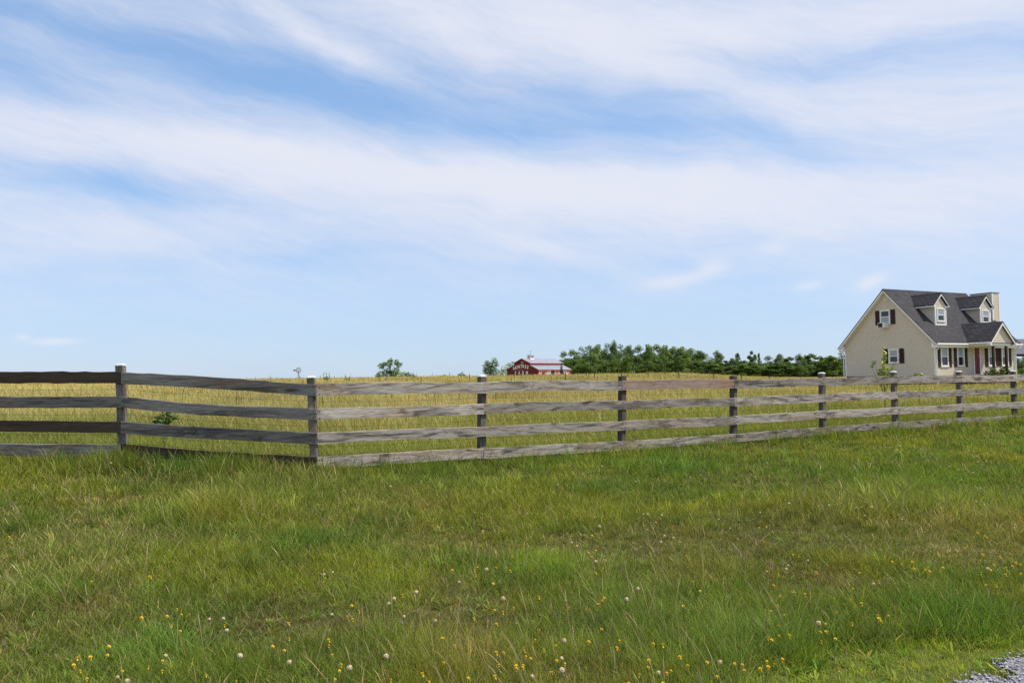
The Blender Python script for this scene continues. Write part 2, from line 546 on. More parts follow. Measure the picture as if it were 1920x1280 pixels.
mx = N(wt, 'ShaderNodeMixShader')
wt.links.new(soft.outputs[0], mx.inputs[0]); wt.links.new(bg.outputs[0], mx.inputs[1]); wt.links.new(bgc.outputs[0], mx.inputs[2])
wt.links.new(mx.outputs[0], wout.inputs[0])

SC.view_settings.view_transform = 'Standard'; SC.view_settings.look = 'None'
SC.view_settings.exposure = 0.6; SC.view_settings.gamma = 1.0; SC.view_settings.use_curve_mapping = False
SC.cycles.max_bounces = 6; SC.cycles.diffuse_bounces = 3; SC.cycles.transparent_max_bounces = 4
SC.cycles.use_denoising = False

# ------------------------------------------------------------------ ground colours
SOIL = np.array([.085, .075, .035]); TURF = np.array([.075, .095, .022]); OCHRE = np.array([.36, .28, .12]); FGREEN = np.array([.15, .16, .04])


def field_blend(x, y):
    """how golden the field is at a place: green strip along the fence, gold beyond, greener towards the house"""
    s = y - fence_y(x)
    d = np.hypot(x, y)
    px = 960 + FPX * x / np.maximum(y, .5)
    g = sstep(.8, 9.0, s + 5.0 * (fbm(x * .35, y * .35, 21) - .5))
    g = g * (1 - .45 * sstep(1300, 1750, px) * (1 - sstep(60, 120, d) * .4))
    return np.clip(g * (0.72 + .55 * (fbm(x * .12, y * .05, 33) - .4)), 0, 1)


nr, na = 260, 480
rr = np.concatenate([[0.0], np.geomspace(.5, 6000, nr)])
aa = np.linspace(0, 2 * np.pi, na, endpoint=False)
rg, ag = np.meshgrid(rr[1:], aa, indexing='ij')
gx, gy = (rg * np.sin(ag)).ravel(), (rg * np.cos(ag)).ravel()
gx = np.concatenate([[0], gx]); gy = np.concatenate([[0], gy])
gz = terrain(gx, gy)
fl, lt = [], []
idx = (np.arange(nr * na).reshape(nr, na) + 1)
nx_ = np.roll(idx, -1, axis=1)
q = np.stack([idx[:-1], nx_[:-1], nx_[1:], idx[1:]], -1).reshape(-1, 4)[:, ::-1]
t0 = np.stack([np.zeros(na, int), nx_[0], idx[0]], -1)[:, ::-1]
flat = np.concatenate([t0.ravel(), q.ravel()]); lt = np.concatenate([np.full(na, 3), np.full(len(q), 4)])
inf = gy > fence_y(gx)
fb = field_blend(gx, gy)[:, None]
gc = np.where(inf[:, None], FGREEN * (1 - fb) + OCHRE * fb, SOIL * .5 + TURF * .5)
gme = np_mesh('ground', np.stack([gx, gy, gz], 1), flat, lt, gc)
tag(link('ground', gme, M['ground'], smooth=True), 'gently rising meadow ground under the grass', 'ground', kind='structure')

# ------------------------------------------------------------------ grass
LV = np.array([0, .42, .78, 1.0])


def blade_mesh(name, root, L, Wd, head, lean, bend, col, prof=(1, .85, .5), tipcol=None, face=None):
    n = len(root)
    hx, hy = np.cos(head), np.sin(head)
    fa = RNG.uniform(0, np.pi, n) if face is None else face
    sx, sy = np.cos(fa), np.sin(fa)
    V = np.empty((n, 7, 3), np.float32); C = np.empty((n, 7, 3), np.float32)
    k = 0
    for i, t in enumerate(LV):
        out = L * (np.sin(lean) * t + bend * t * t)
        up = L * np.cos(lean) * t * (1 - .35 * np.minimum(bend, 1.2) * t)
        cx, cy, cz = root[:, 0] + hx * out, root[:, 1] + hy * out, root[:, 2] + up
        cc = col if tipcol is None else col * (1 - t ** 2) + tipcol * t ** 2
        if i < 3:
            w = Wd * prof[i] * .5
            V[:, k] = np.stack([cx - sx * w, cy - sy * w, cz], 1); V[:, k + 1] = np.stack([cx + sx * w, cy + sy * w, cz], 1)
            C[:, k] = cc; C[:, k + 1] = cc; k += 2
        else:
            V[:, k] = np.stack([cx, cy, cz], 1); C[:, k] = cc
    base = (np.arange(n) * 7)[:, None]
    f = np.concatenate([base + np.array([[0, 1, 3, 2]]), base + np.array([[2, 3, 5, 4]]), base + np.array([[4, 5, 6]])], 1).ravel()
    lt = np.tile(np.array([4, 4, 3]), n)
    return np_mesh(name, V.reshape(-1, 3), f, lt, C.reshape(-1, 3))


def polar(n, a0, a1, d0, d1):
    a = RNG.uniform(R(a0), R(a1), n); d = np.exp(RNG.uniform(math.log(d0), math.log(d1), n))
    return d * np.sin(a), d * np.cos(a)


GREENS = np.array([[.100, .143, .023], [.130, .174, .026], [.076, .115, .020], [.152, .183, .029], [.090, .134, .025]])
STRAW = np.array([[.34, .27, .125], [.26, .195, .085], [.42, .34, .19]])
BROWN = np.array([[.125, .10, .035], [.10, .085, .03], [.15, .11, .05]])

# gravel verge in the corner: outline on the ground
GP = [on_ground(*p)[:2] for p in ((1780, 1310), (1798, 1284), (1832, 1264), (1872, 1278), (1905, 1268), (1862, 1251), (1890, 1238), (1930, 1231), (1990, 1222))]


def in_gravel(x, y, grow=0.0):
    """right of the outline polyline (towards the lane)"""
    P = np.array(GP)
    # lane side test: polygon closed through far corner points
    Q = np.vstack([P, [[6.5, 5.6]], [[6.5, 1.5]], [[1.6, 1.5]]])
    x = np.asarray(x) ; y = np.asarray(y)
    ins = np.zeros(x.shape, bool)
    j = len(Q) - 1
    for i in range(len(Q)):
        xi, yi, xj, yj = Q[i, 0], Q[i, 1], Q[j, 0], Q[j, 1]
        c = ((yi > y) != (yj > y)) & (x < (xj - xi) * (y - yi) / (yj - yi + 1e-12) + xi)
        ins ^= c; j = i
    return ins


# places where the turf is different: (px, py, radius m, height add, colour, strength)
PATCH = []
for px, py, r, dh, c, st in [
    (410, 965, .55, .16, (.17, .18, .035), .8), (330, 885, .9, .10, (.055, .105, .02), .85), (575, 1030, .35, .08, (.062, .115, .018), .8), (520, 905, .8, .10, (.15, .165, .04), .6),
    (1035, 1065, .35, .03, (.17, .24, .03), .8), (1240, 880, 1.0, .08, (.06, .125, .018), .7), (870, 1255, .30, .06, (.24, .19, .07), .35), (1180, 1040, .5, -.02, (.19, .24, .03), .5),
    (560, 1170, .45, -.06, (0.128, 0.098, 0.043), 0.56), (60, 1180, .6, -.05, (0.120, 0.094, 0.037), 0.48), (1320, 1030, 1.0, -.06, (0.120, 0.098, 0.038), 0.52), (1560, 990, 1.1, -.05, (0.120, 0.098, 0.038), 0.48),
    (1560, 1100, .4, -.05, (0.120, 0.090, 0.040), 0.48), (840, 1000, .55, -.05, (0.120, 0.102, 0.037), 0.40), (1450, 910, .9, -.03, (0.112, 0.098, 0.037), 0.40), (860, 1160, .5, -.05, (0.112, 0.086, 0.037), 0.48),
    (760, 940, .9, .03, (.16, .15, .045), .5), (1760, 960, 1.2, .10, (.19, .20, .05), .5), (1680, 900, 1.2, .02, (.085, .15, .02), .6), (200, 1020, .9, .05, (.12, .165, .03), .5),
    (300, 1225, .3, .05, (.09, .17, .03), .6), (1330, 1080, .3, .10, (.16, .17, .035), .6), (1470, 1260, .35, .10, (.08, .15, .025), .6), (1780, 1175, .35, .10, (.06, .13, .02), .7),
    (60, 1110, .5, .05, (.12, .17, .028), .5), (700, 1120, .4, .02, (.15, .20, .03), .5), (1240, 1190, .9, .06, (.11, .165, .035), .5)]:
    p = on_ground(px, py)
    PATCH.append((p[0], p[1], r, dh, np.array(c), st))


def mown(x, y):
    """the closely cut strip beside the lane, 0..1"""
    a = on_ground(1350, 1285); b = on_ground(1560, 1222); c = on_ground(1960, 1190)
    # below the polyline a-b-c (towards the camera)
    yb = np.interp(x, [a[0], b[0], c[0]], [a[1], b[1], c[1]])
    return (1 - sstep(-.12, .10, y - yb + .18 * (vnoise(x * 4, y * 4, 77) - .5))) * sstep(a[0] - .05, a[0] + .25, x)


def turf(x, y):
    """height and colour of the turf at a place"""
    s = fence_y(x) - y
    left = 1 - sstep(-3.2, -1.8, x)
    h = .065 + .105 * fbm(x * 1.1, y * 1.1, 3)
    h = h + np.exp(-(np.maximum(s, 0) / .55) ** 2) * (.07 + .01 * left) + np.exp(-(np.maximum(s, 0) / 1.8) ** 2) * .02 * left
    n1, n2 = fbm(x * .55, y * .55, 41), fbm(x * 2.2, y * 2.2, 43)
    dry = sstep(.56, .70, .6 * n1 + .4 * n2)
    k = np.clip(n2 * 1.5 - .25, 0, 1)[:, None]
    col = GREENS[2] * (1 - k) + GREENS[1] * k
    yel = sstep(.5, .68, fbm(x * .8, y * .8, 57))[:, None]
    col = col * (1 - .55 * yel) + np.array([.165, .175, .018]) * .55 * yel
    col = col * (1 - .45 * dry[:, None]) + BROWN[0] * .45 * dry[:, None]
    h = h * (1 - .45 * dry)
    for cx, cy, r, dh, c, st in PATCH:
        g = np.exp(-(((x - cx) ** 2 + (y - cy) ** 2) / r ** 2) ** 1.3) * (.6 + .8 * vnoise(x * 5, y * 5, 91))
        g = np.clip(g, 0, 1)
        h = h + dh * g
        col = col * (1 - (st * g)[:, None]) + c * (st * g)[:, None]
    m = mown(x, y)
    h = h * (1 - m) + .042 * m
    col = col * (1 - .85 * m[:, None]) + np.array([.21, .275, .026]) * .85 * m[:, None]
    return np.maximum(h, np.where(m > .5, .03, .055)), col, dry, m


def jitter(col, amt):
    n = len(col)
    v = np.exp(RNG.normal(0, amt, (n, 1)))
    hue = RNG.normal(0, .10, (n, 1))
    return np.clip(col * v * np.concatenate([1 + hue, np.ones((n, 1)), 1 + .5 * hue], 1), .004, .8)


A0, A1, D0, D1 = -41, 42, 3.1, 27
# turf blades
n = 620000
x, y = polar(n, A0, A1, D0, D1)
keep = (y < fence_y(x) + .25) & ~in_gravel(x, y)
x, y = x[keep], y[keep]
h, col, dry, m = turf(x, y)
keep = RNG.random(len(x)) > .15 * dry
x, y, h, col, dry, m = (a[keep] for a in (x, y, h, col, dry, m))
n = len(x)
d = np.hypot(x, y)
col = jitter(col, .26)
u = RNG.random(n)
isdry = u < (.035 + .11 * dry)
col[isdry] = jitter(STRAW[RNG.integers(0, 3, isdry.sum())], .2)
L = h * RNG.uniform(.45, 1.25, n)
wd = np.maximum(.0030, .00062 * d) * RNG.uniform(.7, 1.4, n)
root = np.stack([x, y, terrain(x, y) - .01], 1)
wind = RNG.uniform(0, 6.28, n)
me = blade_mesh('meadow_grass', root, L, wd, wind, RNG.uniform(.05, .55, n), RNG.uniform(.05, .55, n), col, tipcol=col * np.array([1.15, 1.08, 1.0]))
tag(link('meadow_grass', me, M['grass']), 'short rough green meadow grass in front of the board fence', 'grass', kind='stuff')

# tufts: bunches that lean outwards, lusher or yellower than their neighbours
nt_ = 11500
tx, ty = polar(nt_, A0, A1, D0, D1)
keep = (ty < fence_y(tx) + .15) & ~in_gravel(tx, ty)
tx, ty = tx[keep], ty[keep]
th, tcol, tdry, tm = turf(tx, ty)
keep = RNG.random(len(tx)) > np.maximum(.45 * tdry, .75 * tm)
tx, ty, th, tcol = tx[keep], ty[keep], th[keep], tcol[keep]
tcol = jitter(tcol, .33)
per = 26
nt_ = len(tx)
ti = np.repeat(np.arange(nt_), per)
n = len(ti)
rad = np.repeat(RNG.uniform(.02, .07, nt_), per) * np.sqrt(np.maximum(np.hypot(tx, ty)[ti] / 7, .8))
ph = RNG.uniform(0, 2 * np.pi, n); rr_ = np.sqrt(RNG.random(n))
x = tx[ti] + np.cos(ph) * rr_ * rad; y = ty[ti] + np.sin(ph) * rr_ * rad
tl = th * RNG.uniform(.65, 1.4, nt_)
L = tl[ti] * RNG.uniform(.6, 1.2, n)
d = np.hypot(x, y)
col = jitter(tcol[ti], .16)
wd = np.maximum(.0028, .00058 * d) * RNG.uniform(.7, 1.4, n)
root = np.stack([x, y, terrain(x, y) - .01], 1)
me = blade_mesh('grass_tufts', root, L, wd, ph + RNG.normal(0, .5, n), .05 + rr_ * RNG.uniform(.1, .5, n), RNG.uniform(.05, .5, n), col, tipcol=col * np.array([1.2, 1.1, 1.0]))
tag(link('tufted_grass', me, M['grass']), 'taller leaning bunches of green grass across the meadow', 'grass', kind='stuff')

# ragged taller grass and weeds along the foot of the fence, on both sides of the boards
nt_ = 2600
ex = np.concatenate([RNG.uniform(-9.5, -1.6, int(nt_ * .5)), RNG.uniform(-2.4, 15, nt_ - int(nt_ * .5))])
ey = fence_y(ex) + RNG.normal(-.04, .22, nt_)
clump = fbm(ex * 1.2, ey * .8, 61)
keep = (RNG.random(nt_) < .25 + 2.2 * (clump - .38)) & ~((ex > -2.0) & (RNG.random(nt_) < .35))
ex, ey, clump = ex[keep], ey[keep], clump[keep]; nt_ = len(ex)
per = 20
ti = np.repeat(np.arange(nt_), per); n = len(ti)
ph = RNG.uniform(0, 6.28, n); rr_ = np.sqrt(RNG.random(n)); rad = RNG.uniform(.03, .09, nt_)[ti]
x = ex[ti] + np.cos(ph) * rr_ * rad; y = ey[ti] + np.sin(ph) * rr_ * rad
ec = jitter(np.array([[.10, .155, .02], [.14, .175, .022], [.075, .125, .016], [.20, .185, .05], [.24, .19, .085]])[RNG.choice(5, nt_, p=[.3, .28, .22, .12, .08])], .25)
L = (.10 + .34 * np.clip(clump, 0, 1) ** 1.2)[ti] * RNG.uniform(.45, 1.2, n) * RNG.uniform(.7, 1.35, nt_)[ti]
L = L * np.where(x < -2.3, .98, .80)
d = np.hypot(x, y)
me = blade_mesh('fence_grass', np.stack([x, y, terrain(x, y) - .01], 1), L, np.maximum(.0034, .00045 * d) * RNG.uniform(.7, 1.4, n), ph, .03 + rr_ * RNG.uniform(0, .4, n), RNG.uniform(.02, .45, n), jitter(ec[ti], .16))
tag(link('fence_grass', me, M['grass']), 'ragged long grass growing up against the foot of the fence', 'grass', kind='stuff')

# flat rosettes of broad weed leaves
nr_ = 3600
tx, ty = polar(nr_, A0, A1, D0, 20)
keep = (ty < fence_y(tx) - .1) & ~in_gravel(tx, ty) & (fbm(tx * 1.3, ty * 1.3, 14) > .44)
tx, ty = tx[keep], ty[keep]; nr_ = len(tx); per = 9
ti = np.repeat(np.arange(nr_), per); n = len(ti)
ph = np.tile(np.arange(per) * 2 * np.pi / per, nr_) + RNG.normal(0, .3, n)
rc = jitter(np.array([[.085, .145, .016], [.12, .17, .02], [.065, .12, .018], [.14, .155, .025]])[RNG.integers(0, 4, nr_)], .2)
d = np.hypot(tx, ty)[ti]
me = blade_mesh('broad_leaves', np.stack([tx[ti] + .008 * np.cos(ph), ty[ti] + .008 * np.sin(ph), terrain(tx, ty)[ti] + .004], 1), RNG.uniform(.03, .085, n), np.maximum(.009, .0011 * d) * RNG.uniform(.7, 1.4, n), ph, RNG.uniform(.55, 1.25, n), RNG.uniform(.1, .5, n), jitter(rc[ti], .12), prof=(.35, .95, 1.0), face=ph + np.pi / 2)
tag(link('broad_leaf_weeds', me, M['grass']), 'low broad weed leaves among the meadow grass', 'weeds', kind='stuff')
# dead thatch lying low between the tufts
n = 110000
x, y = polar(n, A0, A1, D0, 18)
keep = (y < fence_y(x)) & ~in_gravel(x, y) & (mown(x, y) < .5) & (RNG.random(n) < .25 + 1.2 * (fbm(x * 1.7, y * 1.7, 23) - .4))
x, y = x[keep], y[keep]; n = len(x); d = np.hypot(x, y)
me = blade_mesh('dead_thatch', np.stack([x, y, terrain(x, y) + RNG.uniform(.01, .05, n)], 1), RNG.uniform(.05, .14, n), np.maximum(.0032, .0006 * d), RNG.uniform(0, 6.28, n), RNG.uniform(.9, 1.5, n), RNG.uniform(0, .3, n), jitter(np.array([[.20, .145, .075], [.12, .085, .05], [.28, .21, .11], [.07, .05, .03]])[RNG.integers(0, 4, n)], .2))
tag(link('dead_thatch', me, M['straw']), 'brown dead thatch lying between the tufts of the meadow', 'grass', kind='stuff')

# seeding stems: thin, straw coloured, with a narrow head
n = 13000
x, y = polar(n, A0, A1, D0, D1)
s = fence_y(x) - y
w = .10 + 1.0 * np.exp(-(s / 1.1) ** 2) * (1 - .6 * sstep(-2.5, -1, x)) + .45 * sstep(.52, .66, fbm(x * .7, y * .7, 66))
keep = (s > -.2) & (RNG.random(n) < w) & ~in_gravel(x, y, .1) & (mown(x, y) < .4)
x, y = x[keep], y[keep]; n = len(x); d = np.hypot(x, y)
hh, _, _, _ = turf(x, y)
col = jitter(STRAW[RNG.integers(0, 3, n)] * .5 + np.array([[.17, .15, .05], [.20, .12, .06], [.12, .15, .04]])[RNG.integers(0, 3, n)] * .5, .2)
L = RNG.uniform(.12, .28, n) + .6 * hh
me = blade_mesh('seeding_grass', np.stack([x, y, terrain(x, y)], 1), L, np.maximum(.0042, .00062 * d) * RNG.uniform(.7, 1.2, n), RNG.normal(2.6, 1.6, n), RNG.uniform(.03, .4, n), RNG.uniform(.02, .4, n), col, prof=(.45, .42, 1.25))
tag(link('seeding_grass', me, M['straw']), 'thin straw coloured seeding grass stems standing above the meadow', 'grass', kind='stuff')

# field beyond the fence: tall dry grass, green near the boards
n = 820000
x, y = polar(n, -40, 41, 10.6, 190)
s = y - fence_y(x)
HX, HY = 30.72, 60.0
hu, hv = (.884, .468), (-.468, .884)
lx = (x - HX) * hu[0] + (y - HY) * hu[1]; ly = (x - HX) * hv[0] + (y - HY) * hv[1]
inhouse = (lx > -.3) & (lx < 11) & (ly > -2.6) & (ly < 8.3)
keep = (s > .02) & ~inhouse
x, y, s = x[keep], y[keep], s[keep]; n = len(x); d = np.hypot(x, y)
fb = field_blend(x, y)
px_ = 960 + FPX * x / y
gold = RNG.random(n) < fb
G2 = np.array([[.20, .225, .036], [.25, .255, .045], [.16, .20, .032]])[RNG.integers(0, 3, n)]
O2 = np.array([[.47, .385, .15], [.43, .345, .13], [.50, .41, .18], [.41, .32, .115]])[RNG.integers(0, 4, n)]
col = np.where(gold[:, None], O2, G2)
patch = fbm(x * .22, y * .10, 71)[:, None]
col = jitter(col * (.66 + .68 * patch), .075)
L = (.30 + .38 * sstep(.3, 6, s)) * RNG.uniform(.6, 1.25, n) * (.8 + .4 * fbm(x * .5, y * .3, 19))
L = L * (1 - .45 * sstep(1420, 1700, px_))
wd = np.maximum(.0042, .00038 * d) * RNG.uniform(.7, 1.4, n)
me = blade_mesh('field_grass', np.stack([x, y, terrain(x, y) - .02], 1), L, wd, RNG.normal(2.8, 1.5, n), RNG.uniform(.02, .6, n), RNG.uniform(.05, .7, n), col, prof=(.75, .7, .8), face=np.arctan2(-x, y) + RNG.normal(0, .6, n))
tag(link('field_grass', me, M['straw']), 'tall golden hay grass filling the field behind the board fence', 'grass', kind='stuff')

# taller weed stalks standing above the hay
n = 800
x, y = polar(n, -39, 14, 22, 150)
d = np.hypot(x, y)
keep = (fbm(x * .25, y * .12, 88) > .52)
x, y, d = x[keep], y[keep], d[keep]; n = len(x)
col = jitter(np.array([[.20, .19, .08], [.28, .22, .11], [.17, .19, .07]])[RNG.integers(0, 3, n)], .2)
me = blade_mesh('hay_stalks', np.stack([x, y, terrain(x, y)], 1), RNG.uniform(.75, 1.25, n), np.maximum(.012, .00075 * d), RNG.uniform(0, 6.28, n), RNG.uniform(0, .14, n), RNG.uniform(0, .1, n), col, prof=(.4, .6, 1.1))
tag(link('weed_stalks', me, M['straw']), 'scattered tall weed stalks poking out of the golden field', 'weeds', kind='stuff')

# ------------------------------------------------------------------ gravel verge
gv = []
P = np.array(GP)
Q = np.vstack([P, [[6.5, 5.6]], [[6.5, 1.5]], [[1.6, 1.5]]])
mb = MB()
# fine grid clipped to the outline
xs = np.arange(1.4, 6.5, .06); ys = np.arange(1.5, 5.7, .06)
XX, YY = np.meshgrid(xs, ys, indexing='ij')
ins = in_gravel(XX + .03 + .04 * (vnoise(XX * 9, YY * 9, 4) - .5), YY + .03)
ZZ = terrain(np.append(xs, xs[-1] + .06)[:, None] + 0 * np.append(ys, 0)[None, :], 0 * np.append(xs, 0)[:, None] + np.append(ys, ys[-1] + .06)[None, :]) + .012
vid = {}
for i in range(len(xs)):
    for j in range(len(ys)):
        if not ins[i, j]: continue
        f = []
        for a, b in ((0, 0), (1, 0), (1, 1), (0, 1)):
            key = (i + a, j + b)
            if key not in vid:
                vid[key] = len(mb.v); mb.v.append((1.4 + .06 * key[0], 1.5 + .06 * key[1], float(ZZ[key])))
            f.append(vid[key])
        mb.f.append(tuple(f))
o = mb.build('gravel_verge', plain('gravel bed', (.20, .19, .20), .95, .3, 40), None, True)
tag(o, 'grey gravel edge of the lane in the corner of the meadow', 'road', kind='structure')
# stones
n = 60000
x = RNG.uniform(1.5, 6.4, n); y = 1.5 + 4.1 * np.sqrt(RNG.random(n))
keep = in_gravel(x + RNG.normal(0, .035, n), y + RNG.normal(0, .035, n)) & (np.abs(np.arctan2(x, y)) < R(46))
x, y = x[keep], y[keep]; n = len(x)
oct_ = np.array([[1, 0, 0], [-1, 0, 0], [0, 1, 0], [0, -1, 0], [0, 0, 1], [0, 0, -1.]])
ofc = np.array([[0, 2, 4], [2, 1, 4], [1, 3, 4], [3, 0, 4], [2, 0, 5], [1, 2, 5], [3, 1, 5], [0, 3, 5]])
sz = RNG.uniform(.004, .011, (n, 1, 1)) * RNG.uniform(.6, 1.4, (n, 6, 1))
rot = RNG.uniform(0, 6.28, n)
V = oct_[None] * sz * np.array([1, .8, .65])
c_, s_ = np.cos(rot)[:, None], np.sin(rot)[:, None]
V = np.stack([V[..., 0] * c_ - V[..., 1] * s_, V[..., 0] * s_ + V[..., 1] * c_, V[..., 2]], -1)
V += np.stack([x, y, terrain(x, y) + .018], 1)[:, None, :]
F = (ofc[None] + (np.arange(n) * 6)[:, None, None]).reshape(-1)
tone = RNG.choice([.10, .2, .34, .5, .62], (n, 1), p=[.15, .25, .3, .2, .1]) * np.array([[1, .98, 1.08]])
me = np_mesh('gravel', V.reshape(-1, 3), F, np.full(n * 8, 3), np.repeat(tone, 6, 0))
tag(link('gravel', me, M['stone']), 'loose grey and bluish gravel stones in the corner by the lane', 'gravel', kind='stuff')

# ------------------------------------------------------------------ board fence
PN = 0.1285
posts = []   # px, X, Y, [z of rail tops], cap, lean
RAILY = {
    -1: (-140, [693, 741, 784, 828], True), 0: (228, [697.2, 742.8, 789.4, 832], True), 1: (588, [720.3, 766.2, 811, 857.4], True),
    2: (904, [716.7, 756.9, 798.6, 840.2], True), 3: (1166, [713.4, 751.4, 789, 826.3], False), 4: (1375, [711.8, 745.8, 779.9, 813.1], False),
    5: (1543, [708.2, 739, 768.9, 800.3], True), 6: (1679, [705.1, 734.2, 763.3, 790.8], True), 7: (1801, [703.9, 730.3, 757, 783.7], True),
    8: (1902, [702.6, 727.3, 753, 778.8], True)}
LEAN = {-2: 0, -1: .02, 0: -.035, 1: -.035, 2: .02, 3: .04, 4: .04, 5: .02, 6: 0, 7: 0, 8: .01, 9: 0, 10: 0}
FP = {}
for k, (px, ty_, cap) in RAILY.items():
    Yp = 10.33 * (1 + PN * (k - 1)) if k >= 1 else 10.33 + .03 * 2.42 * (1 - k)
    zs = [at(px, t, Yp)[2] for t in ty_]
    if k == -1:
        zs = [at(0, t, Yp)[2] for t in ty_]
    Xp = (px - 960) / FPX * Yp if k != -1 else -7.34
    FP[k] = (Xp, Yp, zs, cap)
dx, dy = (FP[8][0] - FP[1][0]) / 7, (FP[8][1] - FP[1][1]) / 7
for k in (9, 10):
    FP[k] = (FP[8][0] + dx * (k - 8), FP[8][1] + dy * (k - 8), list(FP[8][2]), True)
FP[-2] = (-9.78, FP[-1][1] + .07, list(FP[-1][2]), True)

fence = empty('board_fence', (FP[1][0], FP[1][1], float(terrain(FP[1][0], FP[1][1]))))
tag(fence, 'weathered grey four-board fence turning a corner across the meadow', 'fence')
FO = Vector(fence.location)


def child(o, parent):
    """keep a world-space placement under a parent that only has a location"""
    o.parent = parent
    o.location = Vector(o.location) - Vector(parent.location)
    return o


rdir = math.atan2(dy, dx)
for k, (Xp, Yp, zs, cap) in FP.items():
    ang_ = rdir if k >= 2 else (0.10 if k == 1 else 0.0)
    zg = float(terrain(Xp, Yp)); top = zs[0] + (.085 if cap else .07)
    hw = .050
    back = Vector((-math.sin(ang_), math.cos(ang_), 0)) * (hw + .014)
    mb = MB()
    # slightly waney square post with chamfered corners
    c = .008
    prof = [(-hw + c, -hw), (hw - c, -hw), (hw, -hw + c), (hw, hw - c), (hw - c, hw), (-hw + c, hw), (-hw, hw - c), (-hw, -hw + c)]
    L_ = top - zg + .25
    nz = 9
    for i in range(nz):
        t = i / (nz - 1)
        for a, b in prof:
            w = 1 + random.uniform(-.02, .02)
            mb.v.append((a * w, b * w, -.25 + L_ * t + (random.uniform(-.006, .006) if i == nz - 1 and not cap else 0)))
    for i in range(nz - 1):
        for j in range(8):
            j2 = (j + 1) % 8
            mb.f.append((i * 8 + j, i * 8 + j2, (i + 1) * 8 + j2, (i + 1) * 8 + j))
    mb.f.append(tuple((nz - 1) * 8 + j for j in range(8)))
    po = mb.build('post', M['post'] if k <= 2 else M['post_dark'])
    po.location = (Xp + back.x, Yp + back.y, zg)
    po.rotation_euler = (0, LEAN[k], ang_)
    child(po, fence)
    if cap:
        cb = MB(); w0, w1 = hw + .005, hw + .005
        z0 = L_ - .25
        rings = [(w0, z0 - .010), (w0 + .002, z0 + .004), (w0 - .012, z0 + .015), (w0 - .034, z0 + .021)]
        for w, z in rings:
            cc_ = w * .25
            cb.v += [(-w + cc_, -w, z), (w - cc_, -w, z), (w, -w + cc_, z), (w, w - cc_, z), (w - cc_, w, z), (-w + cc_, w, z), (-w, w - cc_, z), (-w, -w + cc_, z)]
        for i in range(len(rings) - 1):
            for j in range(8):
                cb.f.append((i * 8 + j, i * 8 + (j + 1) % 8, (i + 1) * 8 + (j + 1) % 8, (i + 1) * 8 + j))
        cb.f.append(tuple((len(rings) - 1) * 8 + j for j in range(8)))
        cb.f.append(tuple(range(7, -1, -1)))
        cb.build('cap', M['cap'], po)


def rail(row, ks, m, label=None, sag=.006):
    pts = []
    for k in ks:
        Xp, Yp, zs, _ = FP[k]
        pts.append(Vector((Xp, Yp, zs[row])))
    left = ks[-1] <= 1
    dv = (pts[-1] - pts[0]); a = math.atan2(dv.y, dv.x)
    H, T = .146 + random.uniform(-.008, .007), .026
    e0 = -.002 if ks[0] != 1 else .035
    length = math.hypot(dv.x, dv.y)
    e1 = length - .002 if not (left and ks[-1] == 1) else length + .03
    nrm_off = -T / 2 - (0 if left else .0)
    xsn = [math.hypot(p.x - pts[0].x, p.y - pts[0].y) for p in pts]
    zsn = [p.z - pts[0].z for p in pts]
    ns = max(8, int((e1 - e0) / .09))
    V, Fc = [], []
    ph = random.uniform(0, 50); wob_ = random.uniform(.002, .006); sag = sag + random.uniform(-.014, .008)
    for i in range(ns + 1):
        t = e0 + (e1 - e0) * i / ns
        z = float(np.interp(t, xsn, zsn)) + (zsn[1] - zsn[0]) / max(xsn[1] - xsn[0], .1) * (min(t, 0))
        # boards bow between posts
        bayp = (np.searchsorted(xsn, min(max(t, 0), xsn[-1] - 1e-4), side='right') - 1)
        bt = (t - xsn[bayp]) / (xsn[bayp + 1] - xsn[bayp])
        z += sag * math.sin(math.pi * min(max(bt, 0), 1)) + wob_ * math.sin(t * 2.3 + ph)
        e = .0065 * (float(vnoise(np.array([ph + t * 7.0]), np.array([row * 3.3]), 9)[0]) - .5) * 2
        e2 = .0065 * (float(vnoise(np.array([ph + t * 6.0]), np.array([row * 9.3 + 5]), 10)[0]) - .5) * 2
        w = .004 * math.sin(ph + t * 1.9)
        V += [(t, -T / 2 + w, z - H + e2), (t, -T / 2 + w - .001, z - .004 + e), (t, -T / 2 + w + .004, z + e), (t, T / 2 + w, z + e), (t, T / 2 + w, z - H + e2)]
    for i in range(ns):
        for j in range(5):
            j2 = (j + 1) % 5
            Fc.append((i * 5 + j, (i + 1) * 5 + j, (i + 1) * 5 + j2, i * 5 + j2))
    Fc.append((4, 3, 2, 1, 0)); b = ns * 5; Fc.append((b, b + 1, b + 2, b + 3, b + 4))
    nb = MB()
    for kx in [e0 + .035] + xsn[1:-1] + [e1 - .035]:
        for dz in (-H * .28, H * .28):
            zz = float(np.interp(kx, xsn, zsn)) - H / 2 + dz
            nb.bar((kx, -T / 2 - .006, zz), (kx, -T / 2 + .004, zz), .0055, 6)
    nf, nv0 = len(Fc), len(V)
    me = bpy.data.meshes.new('rail')
    me.from_pydata([(v[0], v[1], v[2] + H / 2) for v in V + nb.v], [], [f[::-1] for f in Fc] + [tuple(i + nv0 for i in f) for f in nb.f]); me.update()
    me.materials.append(m); me.materials.append(M['nail'])
    me.polygons.foreach_set('material_index', [0] * nf + [1] * len(nb.f))
    o = link('rail', me)
    o.location = (pts[0].x, pts[0].y, pts[0].z - H / 2); o.rotation_euler = (0, 0, a)
    if label: o['label'] = label
    child(o, fence)
    return o


